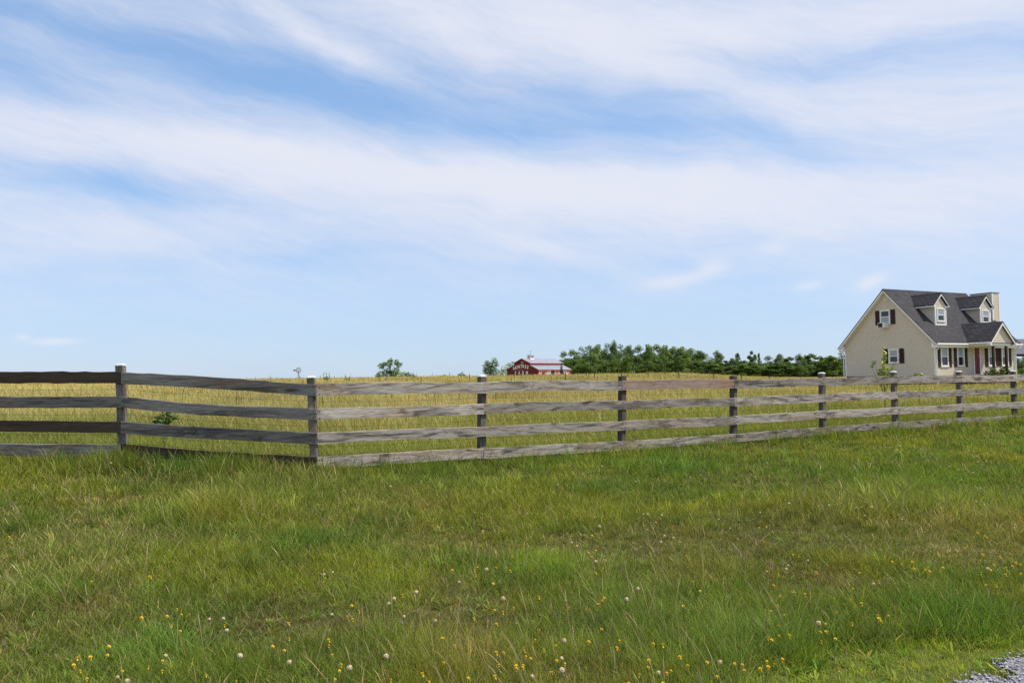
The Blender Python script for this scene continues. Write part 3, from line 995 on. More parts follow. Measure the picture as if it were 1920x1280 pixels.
rail(0, [-2, -1], M['rail_brown']); rail(1, [-2, -1], M['rail_shaded']); rail(2, [-2, -1], M['rail_brown']); rail(3, [-2, -1], M['rail_shaded'])
rail(0, [-1, 0], M['rail_brown'], 'dark brown top rail', 0); rail(1, [-1, 0], M['rail_shaded']); rail(2, [-1, 0], M['rail_brown'], 'dark brown third rail', 0); rail(3, [-1, 0], M['rail_shaded'])
rail(0, [0, 1], M['rail_shaded'], None, .012); rail(1, [0, 1], M['rail_shaded'], None, -.012); rail(2, [0, 1], M['rail_shaded'], None, -.012); rail(3, [0, 1], M['rail_brown'], 'brown bottom rail half hidden in grass', 0)
for row, spans in {
    0: [([1, 2, 3], 'rail_lit'), ([3, 4], 'rail_rust'), ([4, 5, 6], 'rail_lit'), ([6, 7], 'rail_lit'), ([7, 8, 9], 'rail_lit'), ([9, 10], 'rail_lit')],
    1: [([1, 2], 'rail_lit'), ([2, 3, 4], 'rail_lit'), ([4, 5, 6], 'rail_lit'), ([6, 7, 8], 'rail_lit'), ([8, 9, 10], 'rail_lit')],
    2: [([1, 2, 3], 'rail_lit'), ([3, 4], 'rail_lit'), ([4, 5], 'rail_lit'), ([5, 6, 7], 'rail_lit'), ([7, 8, 9], 'rail_lit'), ([9, 10], 'rail_lit')],
    3: [([1, 2], 'rail_lit'), ([2, 3, 4], 'rail_lit'), ([4, 5, 6], 'rail_lit'), ([6, 7, 8], 'rail_lit'), ([8, 9, 10], 'rail_lit')]}.items():
    for ks, mm in spans:
        rail(row, ks, M[mm], 'reddish brown top rail' if mm == 'rail_rust' else None)

# woven wire behind the posts
for ks in ([-2, -1, 0, 1], [1, 2, 3, 4, 5, 6, 7, 8, 9, 10]):
    wb = MB()
    for a, b in zip(ks[:-1], ks[1:]):
        pa, pb = Vector(FP[a][:2] + (0,)), Vector(FP[b][:2] + (0,))
        nn = Vector((-(pb - pa).y, (pb - pa).x, 0)).normalized() * .02
        za, zb = FP[a][2][0], FP[b][2][0]
        segs = 6
        for off in (.02, .215, .385, .53, .655, .78, .88, .97):
            for i in range(segs):
                t0_, t1_ = i / segs, (i + 1) / segs
                sg = lambda t: .018 * math.sin(math.pi * t)
                wb.bar((pa.lerp(pb, t0_) + nn + Vector((0, 0, za + (zb - za) * t0_ - off - sg(t0_)))) - FO, (pa.lerp(pb, t1_) + nn + Vector((0, 0, za + (zb - za) * t1_ - off - sg(t1_)))) - FO, .0018, 4)
        for i in range(16):
            t = (i + .5) / 16
            p = pa.lerp(pb, t) + nn; z = za + (zb - za) * t
            wb.bar(p + Vector((0, 0, z - .03)) - FO, p + Vector((random.uniform(-.01, .01), 0, z - .98)) - FO, .0010, 4)
    wb.build('wire_mesh', M['wire'], fence)

# far wire fence with steel posts in front of the wood
wf = empty('wire_fence', tuple(on_ground(1114, 712)[:2]) + (0.4,))
tag(wf, 'thin dark steel post and wire fence crossing the field before the wood', 'fence')
fpx = [1060, 1114, 1165, 1215, 1273, 1338, 1390, 1442, 1500, 1560]
prev = None
wires = MB(); WO = Vector(wf.location)
for i, px in enumerate(fpx):
    Yw = 66 - i * .6
    top = at(px, 698 - (px - 1060) * .006, Yw)
    zb = float(terrain(top[0], top[1]))
    pb_ = MB().bar((0, 0, -.1), (0, 0, top[2] - zb), .030, 5).build('post', M['wire'])
    pb_.location = (top[0], top[1], zb); pb_.rotation_euler = (0, random.uniform(-.03, .03), 0)
    child(pb_, wf)
    if prev is not None:
        for f in (.95, .7, .45):
            wires.bar(Vector((prev[0], prev[1], prev[3] + (prev[2] - prev[3]) * f)) - WO, Vector((top[0], top[1], zb + (top[2] - zb) * f)) - WO, .004, 3)
    prev = (top[0], top[1], top[2], zb)
wires.build('wire', M['wire'], wf)

# ------------------------------------------------------------------ cream house
house = empty('house', (30.72, 60.0, .44), .4869)
tag(house, 'cream sided house with steep dark grey roof, two dormers and gabled porch', 'house')
HL, HD, EZ, SL = 9.55, 7.95, 3.22, .38      # length, depth, eave height, overhang
RY = HD / 2
RZ = EZ + RY + SL                            # 45 degree roof


def roof_z(y): return EZ + SL + (y if y <= RY else HD - y)


front = lambda y0=0.0: (lambda u, z, o: (u, y0 - o, z))
gable = lambda x0=0.0: (lambda u, z, o: (x0 - o, u, z))


def pbox(mb, P, u0, u1, z0, z1, o0, o1):
    a, b = P(u0, z0, o0), P(u1, z1, o1)
    mb.box(tuple(min(a[i], b[i]) for i in range(3)), tuple(max(a[i], b[i]) for i in range(3)))


def siding(mb, P, fn, z0, z1, course=.118):
    z = z0
    while z < z1 - 1e-4:
        zt = min(z + course, z1)
        a0, b0 = fn(z); a1, b1 = fn(zt)
        if b0 - a0 > .02:
            if b1 < a1: a1 = b1 = (a1 + b1) / 2
            mb.poly(P(a0, z, .011), P(b0, z, .011), P(b1, zt, .004), P(a1, zt, .004))
            mb.poly(P(a0, z, .002), P(b0, z, .002), P(b0, z, .011), P(a0, z, .011))
        z = zt


wall = MB()
und = .20
wall.prism([(.0, .0, .9), (.0, HD, .9), (.0, HD, EZ + SL - und), (.0, RY, RZ - und), (.0, .0, EZ + SL - und)], (HL, 0, 0))


def gfn(z):
    a = max(0.0, z - (EZ + SL - und))
    return a, HD - a


siding(wall, gable(), gfn, .9, RZ - und - .03)
siding(wall, front(), lambda z: (0, HL), .9, EZ - .05)
wall.build('wall', M['siding'], house)
MB().box((.04, .04, -.3), (HL - .04, HD - .04, .897)).build('foundation', M['brick'], house)

# main roof
rf = MB()
x0, x1 = -.36, HL + .36
ov = .05
rf.prism([(x0, -SL, EZ), (x0, RY, RZ), (x0, HD + SL, EZ), (x0, HD + SL, EZ - ov), (x0, RY, RZ - ov * 1.4), (x0, -SL, EZ - ov)], (x1 - x0, 0, 0))
rf.prism([(x0, RY - .14, RZ - .125), (x0, RY, RZ + .03), (x0, RY + .14, RZ - .125)], (x1 - x0, 0, 0))
roof = rf.build('roof', M['shingle'], house)
fa = MB()
t0, t1 = ov * 1.45, .24
xf0, xf1 = x0 + .025, x1 - .025
fa.prism([(xf0, -SL + .03, EZ - t0 + .03), (xf0, RY, RZ - t0), (xf0, HD + SL - .03, EZ - t0 + .03), (xf0, HD + SL - .03, EZ - t1 + .03), (xf0, RY, RZ - t1), (xf0, -SL + .03, EZ - t1 + .03)], (xf1 - xf0, 0, 0))
# boxed eave ends and the level soffit
for yy0, yy1 in ((-SL + .03, .0), (HD, HD + SL - .03)):
    fa.box((xf0 + .004, yy0 + .004, EZ - .30), (xf1 - .004, yy1, EZ - .18))
fa.prism([(xf0 + .003, -SL + .034, EZ - .29), (xf0 + .003, .06, EZ + .10), (xf0 + .003, .06, EZ - .29)], (.30, 0, 0))
fa.prism([(xf0 + .003, HD + SL - .034, EZ - .29), (xf0 + .003, HD - .06, EZ - .29), (xf0 + .003, HD - .06, EZ + .10)], (.30, 0, 0))
fa.build('fascia', M['white'], house)
# corner boards
for nm, bx in (('corner_board', ((-.03, -.03, .9), (.10, .10, EZ - .10))), ('corner_board', ((-.03, HD - .10, .9), (.10, HD + .03, EZ - .10))), ('corner_board', ((HL - .10, -.03, .9), (HL + .03, .10, EZ - .10)))):
    MB().box(*bx).build(nm, M['white'], house)


def gutter(pts, name='gutter'):
    g = MB()
    for a, b in zip(pts[:-1], pts[1:]):
        g.bar(a, b, .062, 8)
    return g.build(name, M['white'], house)


gutter([(x0, -SL - .06, EZ - .06), (3.30, -SL - .06, EZ - .06)])
gutter([(6.45, -SL - .06, EZ - .06), (x1, -SL - .06, EZ - .06)])
gutter([(x0, HD + SL + .06, EZ - .06), (x1, HD + SL + .06, EZ - .06)])
for pts in ([(.02, -SL - .06, EZ - .12), (.02, -.36, EZ - .22), (.02, -.09, EZ - .50), (.02, -.09, .25)],
            [(-.09, HD + SL + .04, EZ - .12), (-.09, HD + .36, EZ - .24), (-.09, HD + .10, EZ - .42), (-.09, HD + .10, .25)],
            [(HL + .02, -SL - .06, EZ - .12), (HL + .02, -.36, EZ - .22), (HL + .02, -.09, EZ - .50), (HL + .02, -.09, .25)]):
    g = MB()
    for a, b in zip(pts[:-1], pts[1:]): g.bar(a, b, .042, 8)
    g.build('downspout', M['white'], house)


def window(P, u0, u1, z0, z1, parent=house, trim=.085, blind=True, label=None):
    f = MB()
    pbox(f, P, u0 - trim, u0, z0, z1, 0, .055); pbox(f, P, u1, u1 + trim, z0, z1, 0, .055)
    pbox(f, P, u0 - trim, u1 + trim, z1, z1 + trim, 0, .058); pbox(f, P, u0 - trim - .02, u1 + trim + .02, z0 - trim, z0, 0, .075)
    zm = (z0 + z1) / 2; s = .04
    pbox(f, P, u0, u1, zm - .03, zm + .03, 0, .042)
    pbox(f, P, u0, u0 + s, z0, z1, 0, .038); pbox(f, P, u1 - s, u1, z0, z1, 0, .038)
    pbox(f, P, u0 + s, u1 - s, z0, z0 + s, 0, .036); pbox(f, P, u0 + s, u1 - s, z1 - s, z1, 0, .036)
    fr = f.build('window', M['white'], parent)
    if label: fr['label'] = label
    p = MB(); pbox(p, P, u0 + s, u1 - s, zm + .03, z1 - s, -.01, .028); p.build('pane', M['glass_pale'] if blind else M['glass_dark'], fr)
    p = MB(); pbox(p, P, u0 + s, u1 - s, z0 + s, zm - .03, -.01, .024); p.build('pane', M['glass_dark'] if blind is not None else M['glass_pale'], fr)
    return fr


def shutter(P, u0, u1, z0, z1):
    m = MB(); n = 3; w = (u1 - u0) / n
    for i in range(n):
        pbox(m, P, u0 + i * w + .006, u0 + (i + 1) * w - .006, z0, z1, .021, .045)
    for zc in (z0 + .22 * (z1 - z0), z0 + .78 * (z1 - z0)):
        pbox(m, P, u0, u1, zc - .06, zc + .06, .045, .065)
    m.build('shutter', M['shutter'], house)


FRT, GBL = front(), gable()
for u0, u1 in ((.64, 1.33), (2.52, 3.20), (6.26, 6.94), (7.93, 8.62)):
    window(FRT, u0, u1, 1.60, 2.95)
for u0, u1 in ((.18, .50), (1.46, 1.78), (2.06, 2.38), (3.33, 3.65), (5.80, 6.12), (7.08, 7.40), (7.46, 7.78), (8.76, 9.08)):
    shutter(FRT, u0, u1, 1.50, 3.03)
window(GBL, 3.72, 4.46, 4.98, 5.92, blind=None, label='upper gable window holding an air conditioner')
shutter(GBL, 4.58, 4.96, 4.85, 5.98); shutter(GBL, 3.20, 3.60, 4.85, 5.98)
window(GBL, 3.10, 3.80, 1.93, 2.88)
shutter(GBL, 2.55, 2.95, 1.85, 2.98); shutter(GBL, 3.95, 4.32, 1.85, 2.98)
# room air conditioner hung in the gable window
ac = MB(); pbox(ac, GBL, 3.80, 4.40, 4.60, 5.00, .03, .50)
for k in range(5): pbox(ac, GBL, 3.80 + .0, 4.40, 4.645 + k * .07, 4.665 + k * .07, .50, .506)
aco = ac.build('air_conditioner', M['white'], house)
gr = MB(); pbox(gr, GBL, 3.98, 4.36, 4.64, 4.96, .507, .515); gr.build('grille', M['black'], aco)
# round attic vent
vt = MB(); vc, vr = (4.0, 6.88), .27
ring = [(-.045, vc[0] + vr * math.cos(t), vc[1] + vr * math.sin(t)) for t in np.linspace(0, 2 * np.pi, 24, endpoint=False)]
vt.prism(ring, (.045, 0, 0))
for k in range(-3, 4):
    w = math.sqrt(max(vr ** 2 - (k * .07) ** 2, 0)) * .86
    vt.box((-.058, vc[0] - w, vc[1] + k * .07 - .012), (-.0452, vc[0] + w, vc[1] + k * .07 + .012))
vt.build('round_vent', M['vent'], house)

# front door
d_ = MB(); pbox(d_, FRT, 4.36, 4.46, .90, 2.98, 0, .06); pbox(d_, FRT, 5.08, 5.20, .90, 2.98, 0, .06); pbox(d_, FRT, 4.34, 5.22, 2.98, 3.08, 0, .062); pbox(d_, FRT, 4.34, 5.22, .88, .94, 0, .10)
d_.build('door_frame', M['white'], house)
d_ = MB(); pbox(d_, FRT, 4.46, 5.08, .94, 2.98, 0, .028)
for zc0, zc1 in ((1.1, 1.75), (1.9, 2.85)):
    for uu in (4.53, 4.80): pbox(d_, FRT, uu, uu + .21, zc0, zc1, .028, .038)
dr = d_.build('door', M['door'], house)
h_ = MB(); pbox(h_, FRT, 5.0, 5.04, 1.85, 2.05, .03, .075); h_.build('handle', M['steel'], dr)

# porch
PX, PY, PH = 4.80, -2.10, 4.78
eh = 1.55
ez = PH - eh
pr = MB()
yb = PH - EZ - SL
ye = ez - EZ - SL + .0
th = .05
for sgn in (-1, 1):
    top = [(PX, PY, PH), (PX, yb, PH), (PX + sgn * eh, ye, ez), (PX + sgn * eh, PY, ez)]
    if sgn > 0: top = top[::-1]
    pr.prism([(a, b, c + .012) for a, b, c in top], (0, 0, -th))
pr.build('porch_roof', M['shingle'], house)
pf = MB()
for sgn in (-1, 1):
    q_ = [(PX, PY + .02, PH - .052), (PX + sgn * eh, PY + .02, ez - .052), (PX + sgn * eh, PY + .02, ez - .22), (PX, PY + .02, PH - .26)]
    if sgn > 0: q_ = q_[::-1]
    pf.prism(q_, (0, .04, 0))
    pf.prism([(PX + sgn * eh, PY + .06, ez - .052), (PX + sgn * eh, PY + .06, ez - .20), (PX + sgn * (eh - .30), PY + .06, ez - .20), (PX + sgn * (eh - .02), PY + .06, ez - .053)][::(-sgn)], (0, .26, 0))
    a = PX + sgn * (eh - .10)
    pf.box((min(a, a - sgn * .10), PY + .30, ez - .22), (max(a, a - sgn * .10), -.06, ez - .06))
pf.box((PX - eh + .12, PY + .30, ez - .23), (PX + eh - .12, PY + .42, ez - .03))
pf.build('porch_trim', M['white'], house)
MB().box((PX - eh + .2, PY + .43, ez - .10), (PX + eh - .2, -.07, ez - .06)).build('porch_ceiling', M['siding'], house)
pg = MB()
siding(pg, front(PY + .20), lambda z: (PX - (PH - .14 - z), PX + (PH - .14 - z)), ez + .0, PH - .20)
pg.prism([(PX - eh + .2, PY + .205, ez), (PX, PY + .205, PH - .16), (PX + eh - .2, PY + .205, ez)][::-1], (0, .1, 0))
pg.build('porch_gable', M['siding'], house)
for u in (3.96, 5.52):
    MB().box((u - .075, -1.88, .85), (u + .075, -1.73, ez - .24)).build('porch_post', M['brown'], house)
MB().box((PX - eh + .1, -1.95, .62), (PX + eh - .1, -.03, .86)).build('porch_floor', M['brown'], house)
MB().box((PX - eh + .2, -1.85, -.3), (PX + eh - .2, -.10, .617)).build('porch_base', M['brick'], house)
for sgn in (-1, 1):
    MB().bar((PX + sgn * (eh + .05), PY, ez - .03), (PX + sgn * (eh + .05), -.48, ez - .03), .055, 8).build('porch_gutter', M['white'], house)

# dormers
for cx in (2.25, 7.72):
    yf_, hw_, zt, pk = 1.05, .63, 6.16, 7.10
    zb_ = roof_z(yf_) - .03
    dw = MB()
    siding(dw, front(yf_), lambda z: (cx - hw_, cx + hw_) if z <= zt else (cx - max(0, hw_ - (z - zt)), cx + max(0, hw_ - (z - zt))), zb_, zt + hw_ - .03)
    ybk = lambda z: z - EZ - SL + .06
    dw.prism([(cx - hw_ + .004, yf_ + .003, zb_), (cx - hw_ + .004, yf_ + .003, zt), (cx - hw_ + .004, ybk(zt), zt)], (2 * hw_ - .008, 0, 0))
    dw.prism([(cx - hw_, yf_ + .003, zt), (cx, yf_ + .003, zt + hw_), (cx + hw_, yf_ + .003, zt)][::-1], (0, 1.4, 0))
    # lap siding on both cheeks
    for sx_, o_s in ((cx - hw_, 1), (cx + hw_, -1)):
        z = zb_
        while z < zt - .01:
            z2 = min(z + .118, zt)
            P_ = lambda yy, zz, oo: (sx_ - o_s * oo, yy, zz)
            dw.poly(P_(yf_, z, .012), P_(ybk(z), z, .012), P_(ybk(z2), z2, .003), P_(yf_, z2, .003))
            dw.poly(P_(yf_, z, .001), P_(ybk(z), z, .001), P_(ybk(z), z, .012), P_(yf_, z, .012))
            z = z2
    dm = dw.build('dormer', M['siding'], house)
    w_ = window(front(yf_), cx - .36, cx + .36, 4.98, 5.86, dm, .075)
    for px0, px1 in ((cx - hw_ - .03, cx - hw_ + .10), (cx + hw_ - .10, cx + hw_ + .03)):
        MB().box((px0, yf_ - .03, zb_ + .02), (px1, yf_ + .06, zt - .02)).build('corner_board', M['white'], dm)
    MB().box((cx - hw_ + .1, yf_ - .032, zb_ + .02), (cx + hw_ - .1, yf_, zb_ + .13)).build('sill_board', M['white'], dm)
    rr2 = MB(); oh = .93; pyf = yf_ - .16
    for sgn in (-1, 1):
        ze = pk - oh
        tp = [(cx, pyf, pk), (cx, pk - EZ - SL + .02, pk), (cx + sgn * oh, ze - EZ - SL + .02, ze), (cx + sgn * oh, pyf, ze)]
        if sgn > 0: tp = tp[::-1]
        rr2.prism(tp, (0, 0, -.05))
    rr2.prism([(cx - .10, pyf, pk - .085), (cx + .10, pyf, pk - .085), (cx, pyf, pk + .022)], (0, pk - EZ - SL - pyf, 0))
    rr2.build('dormer_roof', M['shingle'], dm)
    tr = MB()
    for sgn in (-1, 1):
        q_ = [(cx, pyf + .02, pk - .055), (cx + sgn * oh, pyf + .02, pk - oh - .055), (cx + sgn * oh, pyf + .02, pk - oh - .16), (cx, pyf + .02, pk - .21)]
        if sgn > 0: q_ = q_[::-1]
        tr.prism(q_, (0, .03, 0))
        a, b = sorted((cx + sgn * (hw_ + .02), cx + sgn * (oh - .01)))
        tr.box((a, pyf + .052, pk - oh - .16), (b, zt - EZ - SL, pk - oh - .07))
    tr.build('fascia', M['white'], dm)

# chimney chase on the far gable
ch = MB(); cx0, cx1, cy0, cy1, cz = HL + .03, HL + .95, 1.62, 3.45, 7.42
ch.box((cx0, cy0, -.3), (cx1, cy1, cz - .02))
siding(ch, front(cy0), lambda z: (cx0, cx1), .2, cz - .05)
siding(ch, gable(cx0), lambda z: (cy0, cy1), 4.4, cz - .05)
co_ = ch.build('chimney', M['siding'], house)
MB().box((cx0 - .05, cy0 - .05, cz), (cx1 + .05, cy1 + .05, cz + .05)).build('cap', M['metalroof'], co_)
for bx in (((cx0 - .03, cy0 - .03, .2), (cx0 + .10, cy0 + .06, cz - .03)), ((cx1 - .10, cy0 - .03, .2), (cx1 + .03, cy0 + .06, cz - .03))):
    MB().box(*bx).build('corner_board', M['white'], co_)

# ------------------------------------------------------------------ open pole shed beyond the house
p0 = at(1897, 659.5, 76.0)
shed = empty('pole_shed', (p0[0], p0[1], .44), .4869)
tag(shed, 'open pole shed with ribbed grey metal roof behind the cream house', 'shed')
ez_, rz_ = p0[2] - .44, p0[2] - .44 + 1.35
sr = MB()
sr.prism([(-.3, -.3, ez_ - .15), (-.3, 2.6, rz_), (-.3, 5.5, ez_ - .15), (-.3, 5.5, ez_ - .19), (-.3, 2.6, rz_ - .05), (-.3, -.3, ez_ - .19)], (8.6, 0, 0))
for k in range(28):
    u = -.28 + k * .31
    sr.prism([(u, -.3, ez_ - .148), (u, 2.6, rz_ + .002), (u, 2.6, rz_ + .035), (u, -.3, ez_ - .115)], (.05, 0, 0))
sr.build('roof', M['shedroof'], shed)
for u in (.45, 4.0, 7.6):
    for w in (.05, 5.05):
        MB().box((u - .1, w - .1, -.3), (u + .1, w + .1, ez_ - .42)).build('post', plain('dark red post', (.10, .028, .026), .7) if u < 1 and w < 1 else bpy.data.materials['dark red post'], shed)
for w in (.05, 5.05):
    MB().box((-.2, w - .07, ez_ - .42), (8.2, w + .07, ez_ - .19)).build('beam', M['brown'], shed)

# ------------------------------------------------------------------ red barn
bx_, by_ = (1008 - 960) / FPX * 225, 225.0
bz = float(terrain(bx_, by_))
barn = empty('barn', (bx_, by_, bz), math.atan2(.766, .643))
tag(barn, 'red barn with stepped silver roof and painted farm name on its gable', 'barn')
BW, BL = 11.1, 14.8
LE, LT, UE, RG = 2.57, 3.78, 4.38, 5.59
A1_, A2_ = 2.75, BW - 2.75
prof = [(0, -.3), (0, LE - .06), (A1_, LT - .06), (A1_, UE - .08), (BW / 2, RG - .08), (A2_, UE - .08), (A2_, LT - .06), (BW, LE - .06), (BW, -.3)]
MB().prism([(0, a, b) for a, b in prof], (BL, 0, 0)).build('wall', M['barnred'], barn)
# board and batten side, pink because its sunlight is put into the colour
sw = MB().box((.02, -.03, -.3), (BL - .02, -.002, LE - .16))
for k in range(37): sw.box((.05 + k * .4, -.045, -.3), (.11 + k * .4, -.0302, LE - .17))
sw.build('side_wall', M['barnpink'], barn, False)
up = MB().box((.0, A1_ - .03, LT - .03), (BL, A1_ - .002, UE - .1)); up.build('clerestory_wall', M['barntrim'], barn)
for nm, (a, za, b, zb2) in dict(a=(-.35, LE - .14, A1_ + .0, LT), b=(A1_ - .3, UE - .12, BW / 2, RG), c=(BW + .35, LE - .14, A2_, LT), d=(A2_ + .3, UE - .12, BW / 2, RG)).items():
    r_ = MB()
    q_ = [(-.3, a, za), (-.3, b, zb2), (-.3, b, zb2 + .07), (-.3, a, za + .07)]
    r_.prism(q_, (BL + .6, 0, 0))
    for k in range(16):
        u = -.29 + k * .98
        r_.prism([(u, a, za + .071), (u, b, zb2 + .071), (u, b, zb2 + .10), (u, a, za + .10)], (.06, 0, 0))
    ro = r_.build('roof', M['metalroof'], barn)
tr = MB()
for (a, za, b, zb2) in ((-.35, LE - .14, A1_, LT), (A1_ - .3, UE - .12, BW / 2, RG), (BW + .35, LE - .14, A2_, LT), (A2_ + .3, UE - .12, BW / 2, RG)):
    tr.prism([(-.34, a, za - .16), (-.34, b, zb2 - .16), (-.34, b, zb2 + .05), (-.34, a, za + .05)], (.035, 0, 0))
tr.box((-.3, -.37, LE - .32), (BL + .3, -.35, LE - .15)); tr.box((-.3, A1_ - .33, UE - .28), (BL + .3, A1_ - .305, UE - .13))
tr.box((BL - .2, -.06, -.3), (BL, -.031, LE - .3)); tr.box((0, -.06, -.3), (.2, -.031, LE - .3))
tr.build('trim', M['barntrim'], barn)
MB().box((1.75, -.07, .75), (2.75, -.0455, 1.6)).build('window', M['black'], barn)
bd = MB()
bd.box((4.1, -.09, 0), (4.25, -.0455, 2.1)); bd.box((5.45, -.09, 0), (5.6, -.0455, 2.1)); bd.box((4.25, -.09, 1.95), (5.45, -.0455, 2.1)); bd.box((4.25, -.09, 0), (5.45, -.0455, .15))
bd.prism([(4.25, -.09, 1.95), (4.4, -.09, 1.95), (4.95, -.09, .15), (4.8, -.09, .15)], (0, .044, 0)); bd.prism([(5.3, -.09, 1.95), (5.45, -.09, 1.95), (4.95, -.09, .16), (4.82, -.09, .16)], (0, .0435, 0))
bd.build('door', M['sign'], barn)
MB().box((5.7, -.075, -.1), (7.3, -.0455, 2.15)).build('doorway', M['black'], barn)  # flat dark panel, the shade inside the opening put into its colour
br = MB()
for k in range(2):
    br.prism([(11.4 + k * .9, -.09, 2.2), (11.75 + k * .9, -.09, 2.2), (13.3 + k * .9, -.09, .3), (12.95 + k * .9, -.09, .3)], (0, .044 - .001 * k, 0))
br.build('brace', M['sign'], barn)
# cupola with weather vane
cu = MB(); cu.box((3.0, BW / 2 - .6, RG - .25), (4.6, BW / 2 + .6, RG + .85)); cup = cu.build('cupola', M['white'], barn)
lv = MB()
for k in range(5):
    lv.box((2.96, BW / 2 - .45, RG + .22 + k * .12), (2.999, BW / 2 + .45, RG + .29 + k * .12)); lv.box((3.2, BW / 2 - .64, RG + .22 + k * .12), (4.4, BW / 2 - .601, RG + .29 + k * .12))
lv.build('louvre', M['steel'], cup)
cr = MB(); n0 = [(2.8, BW / 2 - .8, RG + .85), (4.8, BW / 2 - .8, RG + .85), (4.8, BW / 2 + .8, RG + .85), (2.8, BW / 2 + .8, RG + .85)]
ap = (3.8, BW / 2, RG + 1.45)
for i in range(4): cr.poly(n0[i], n0[(i + 1) % 4], ap)
cr.poly(*n0[::-1]); cr.build('roof', M['metalroof'], cup)
wv = MB().bar((3.8, BW / 2, RG + 1.4), (3.8, BW / 2, RG + 2.4), .035, 6); wv.box((3.3, BW / 2 - .02, RG + 1.95), (4.3, BW / 2 + .02, RG + 2.1)); wv.build('weather_vane', M['steel'], cup)


def letters(items, size, material, name, parent):
    """each character: (char, y along the gable, z of its middle, tilt)"""
    V, Fc = [], []
    for chx, yy, zz, tl in items:
        cu_ = bpy.data.curves.new('letter', 'FONT'); cu_.body = chx; cu_.size = size; cu_.align_x = 'CENTER'; cu_.align_y = 'CENTER'; cu_.extrude = .015; cu_.offset = size * .03
        ob = bpy.data.objects.new('letter', cu_)
        COL.objects.link(ob)
        dg = bpy.context.evaluated_depsgraph_get()
        me_ = bpy.data.meshes.new_from_object(ob.evaluated_get(dg))
        n0_ = len(V)
        for v in me_.vertices:
            vy = v.co.y * 1.3
            X, Yv = v.co.x * math.cos(tl) - vy * math.sin(tl), v.co.x * math.sin(tl) + vy * math.cos(tl)
            V.append((-.02 - v.co.z, yy - X, zz + Yv))
        Fc += [tuple(n0_ + i for i in p.vertices) for p in me_.polygons]
        bpy.data.objects.remove(ob); bpy.data.meshes.remove(me_)
    me = bpy.data.meshes.new(name); me.from_pydata(V, [], Fc); me.update()
    return link(name, me, material, parent)


its = [(c, y_, 3.36 + dz_, tl) for c, y_, dz_, tl in zip('RAINTREE', (8.58, 7.93, 7.35, 6.75, 5.84, 5.12, 4.34, 3.56), (-.42, -.24, -.08, 0, .10, .05, -.06, -.22), (.22, .18, .12, .08, -.02, -.08, -.13, -.18))]
its += [(c, 5.95 - t, 1.62, 0) for c, t in zip('FARM', (-2.0, -.7, .65, 2.05))]
letters(its, .98, M['sign'], 'lettering', barn)
em = MB()   # worn emblem and a worn flourish between the two words
em.box((-.03, 5.45, 4.05), (-.004, 5.60, 4.45))
for dy_, dz_, r_ in ((0, .62, .30), (-.28, .5, .22), (.28, .5, .22), (0, .9, .2)):
    em.prism([(-.03 - abs(dy_) * .01 - dz_ * .004, 5.525 + dy_ + r_ * math.cos(t), 4.1 + dz_ * .8 + r_ * math.sin(t) * .8) for t in np.linspace(0, 2 * np.pi, 9, endpoint=False)], (.02, 0, 0))
em.build('emblem', M['signdim'], barn)
fl_ = MB()
for k in range(9):
    yy = 7.2 - k * .31
    fl_.box((-.028, yy - .25, 2.38 + .10 * math.sin(k * .7)), (-.004, yy, 2.50 + .10 * math.sin(k * .7)))
fl_.build('flourish', M['signdim'], barn)

# ------------------------------------------------------------------ windmill
wc = at(559.8, 694.0, 330.0)
wz = float(terrain(wc[0], wc[1]))
wm = empty('windmill', (wc[0], wc[1], wz), .18)
tag(wm, 'small farm windmill with round bladed wheel on the far field horizon', 'windmill')
hz = wc[2] - wz
tw = MB()
for sx_, sy_ in ((-1, -1), (1, -1), (1, 1), (-1, 1)):
    tw.bar((sx_ * .55, sy_ * .55, -.3), (sx_ * .06, sy_ * .06, hz - .1), .05, 5)
for f in (.15, .3, .45, .6, .75, .9):
    w = .55 + (.06 - .55) * f
    for sx_ in (-1, 1):
        tw.bar((-w, sx_ * w, hz * f), (w, sx_ * w, hz * f), .03, 4); tw.bar((sx_ * w, -w, hz * f), (sx_ * w, w, hz * f), .03, 4)
tw.bar((0, 0, hz * .3), (0, 0, hz + .05), .06, 6)
tw.build('tower', plain('dark steel lattice', (.10, .085, .085), .6), wm)
wh = MB(); nb_ = 18
for k in range(nb_):
    a = 2 * math.pi * k / nb_; da = 2 * math.pi / nb_ * .34
    p = []
    for rr3, aa3, yy in ((.48, a - da, -.26), (1.16, a - da, -.30), (1.16, a + da, -.20), (.48, a + da, -.22)):
        p.append((rr3 * math.cos(aa3), yy, hz + rr3 * math.sin(aa3)))
    wh.prism(p, (0, .012, 0))
for rr3 in (.5, 1.1):
    pts = [(rr3 * math.cos(t), -.21, hz + rr3 * math.sin(t)) for t in np.linspace(0, 2 * np.pi, 25)]
    for a, b in zip(pts[:-1], pts[1:]): wh.bar(a, b, .02, 4)
for k in range(6):
    a = k * math.pi / 3; wh.bar((0, -.2, hz), (1.1 * math.cos(a), -.2, hz + 1.1 * math.sin(a)), .02, 4)
wh.build('wheel', M['steel'], wm)
MB().bar((0, -.3, hz), (0, .3, hz), .14, 8).build('gearbox', M['steel'], wm)
vn = MB().bar((0, .1, hz), (-1.25, .35, hz), .05, 5); vn.prism([(-1.2, .34, hz - .22), (-1.2, .34, hz + .22), (-2.0, .50, hz + .40), (-2.0, .50, hz - .40)], (.004, .02, 0))
vn.build('tail_vane', plain('dark tail vane', (.12, .14, .16), .6), wm)

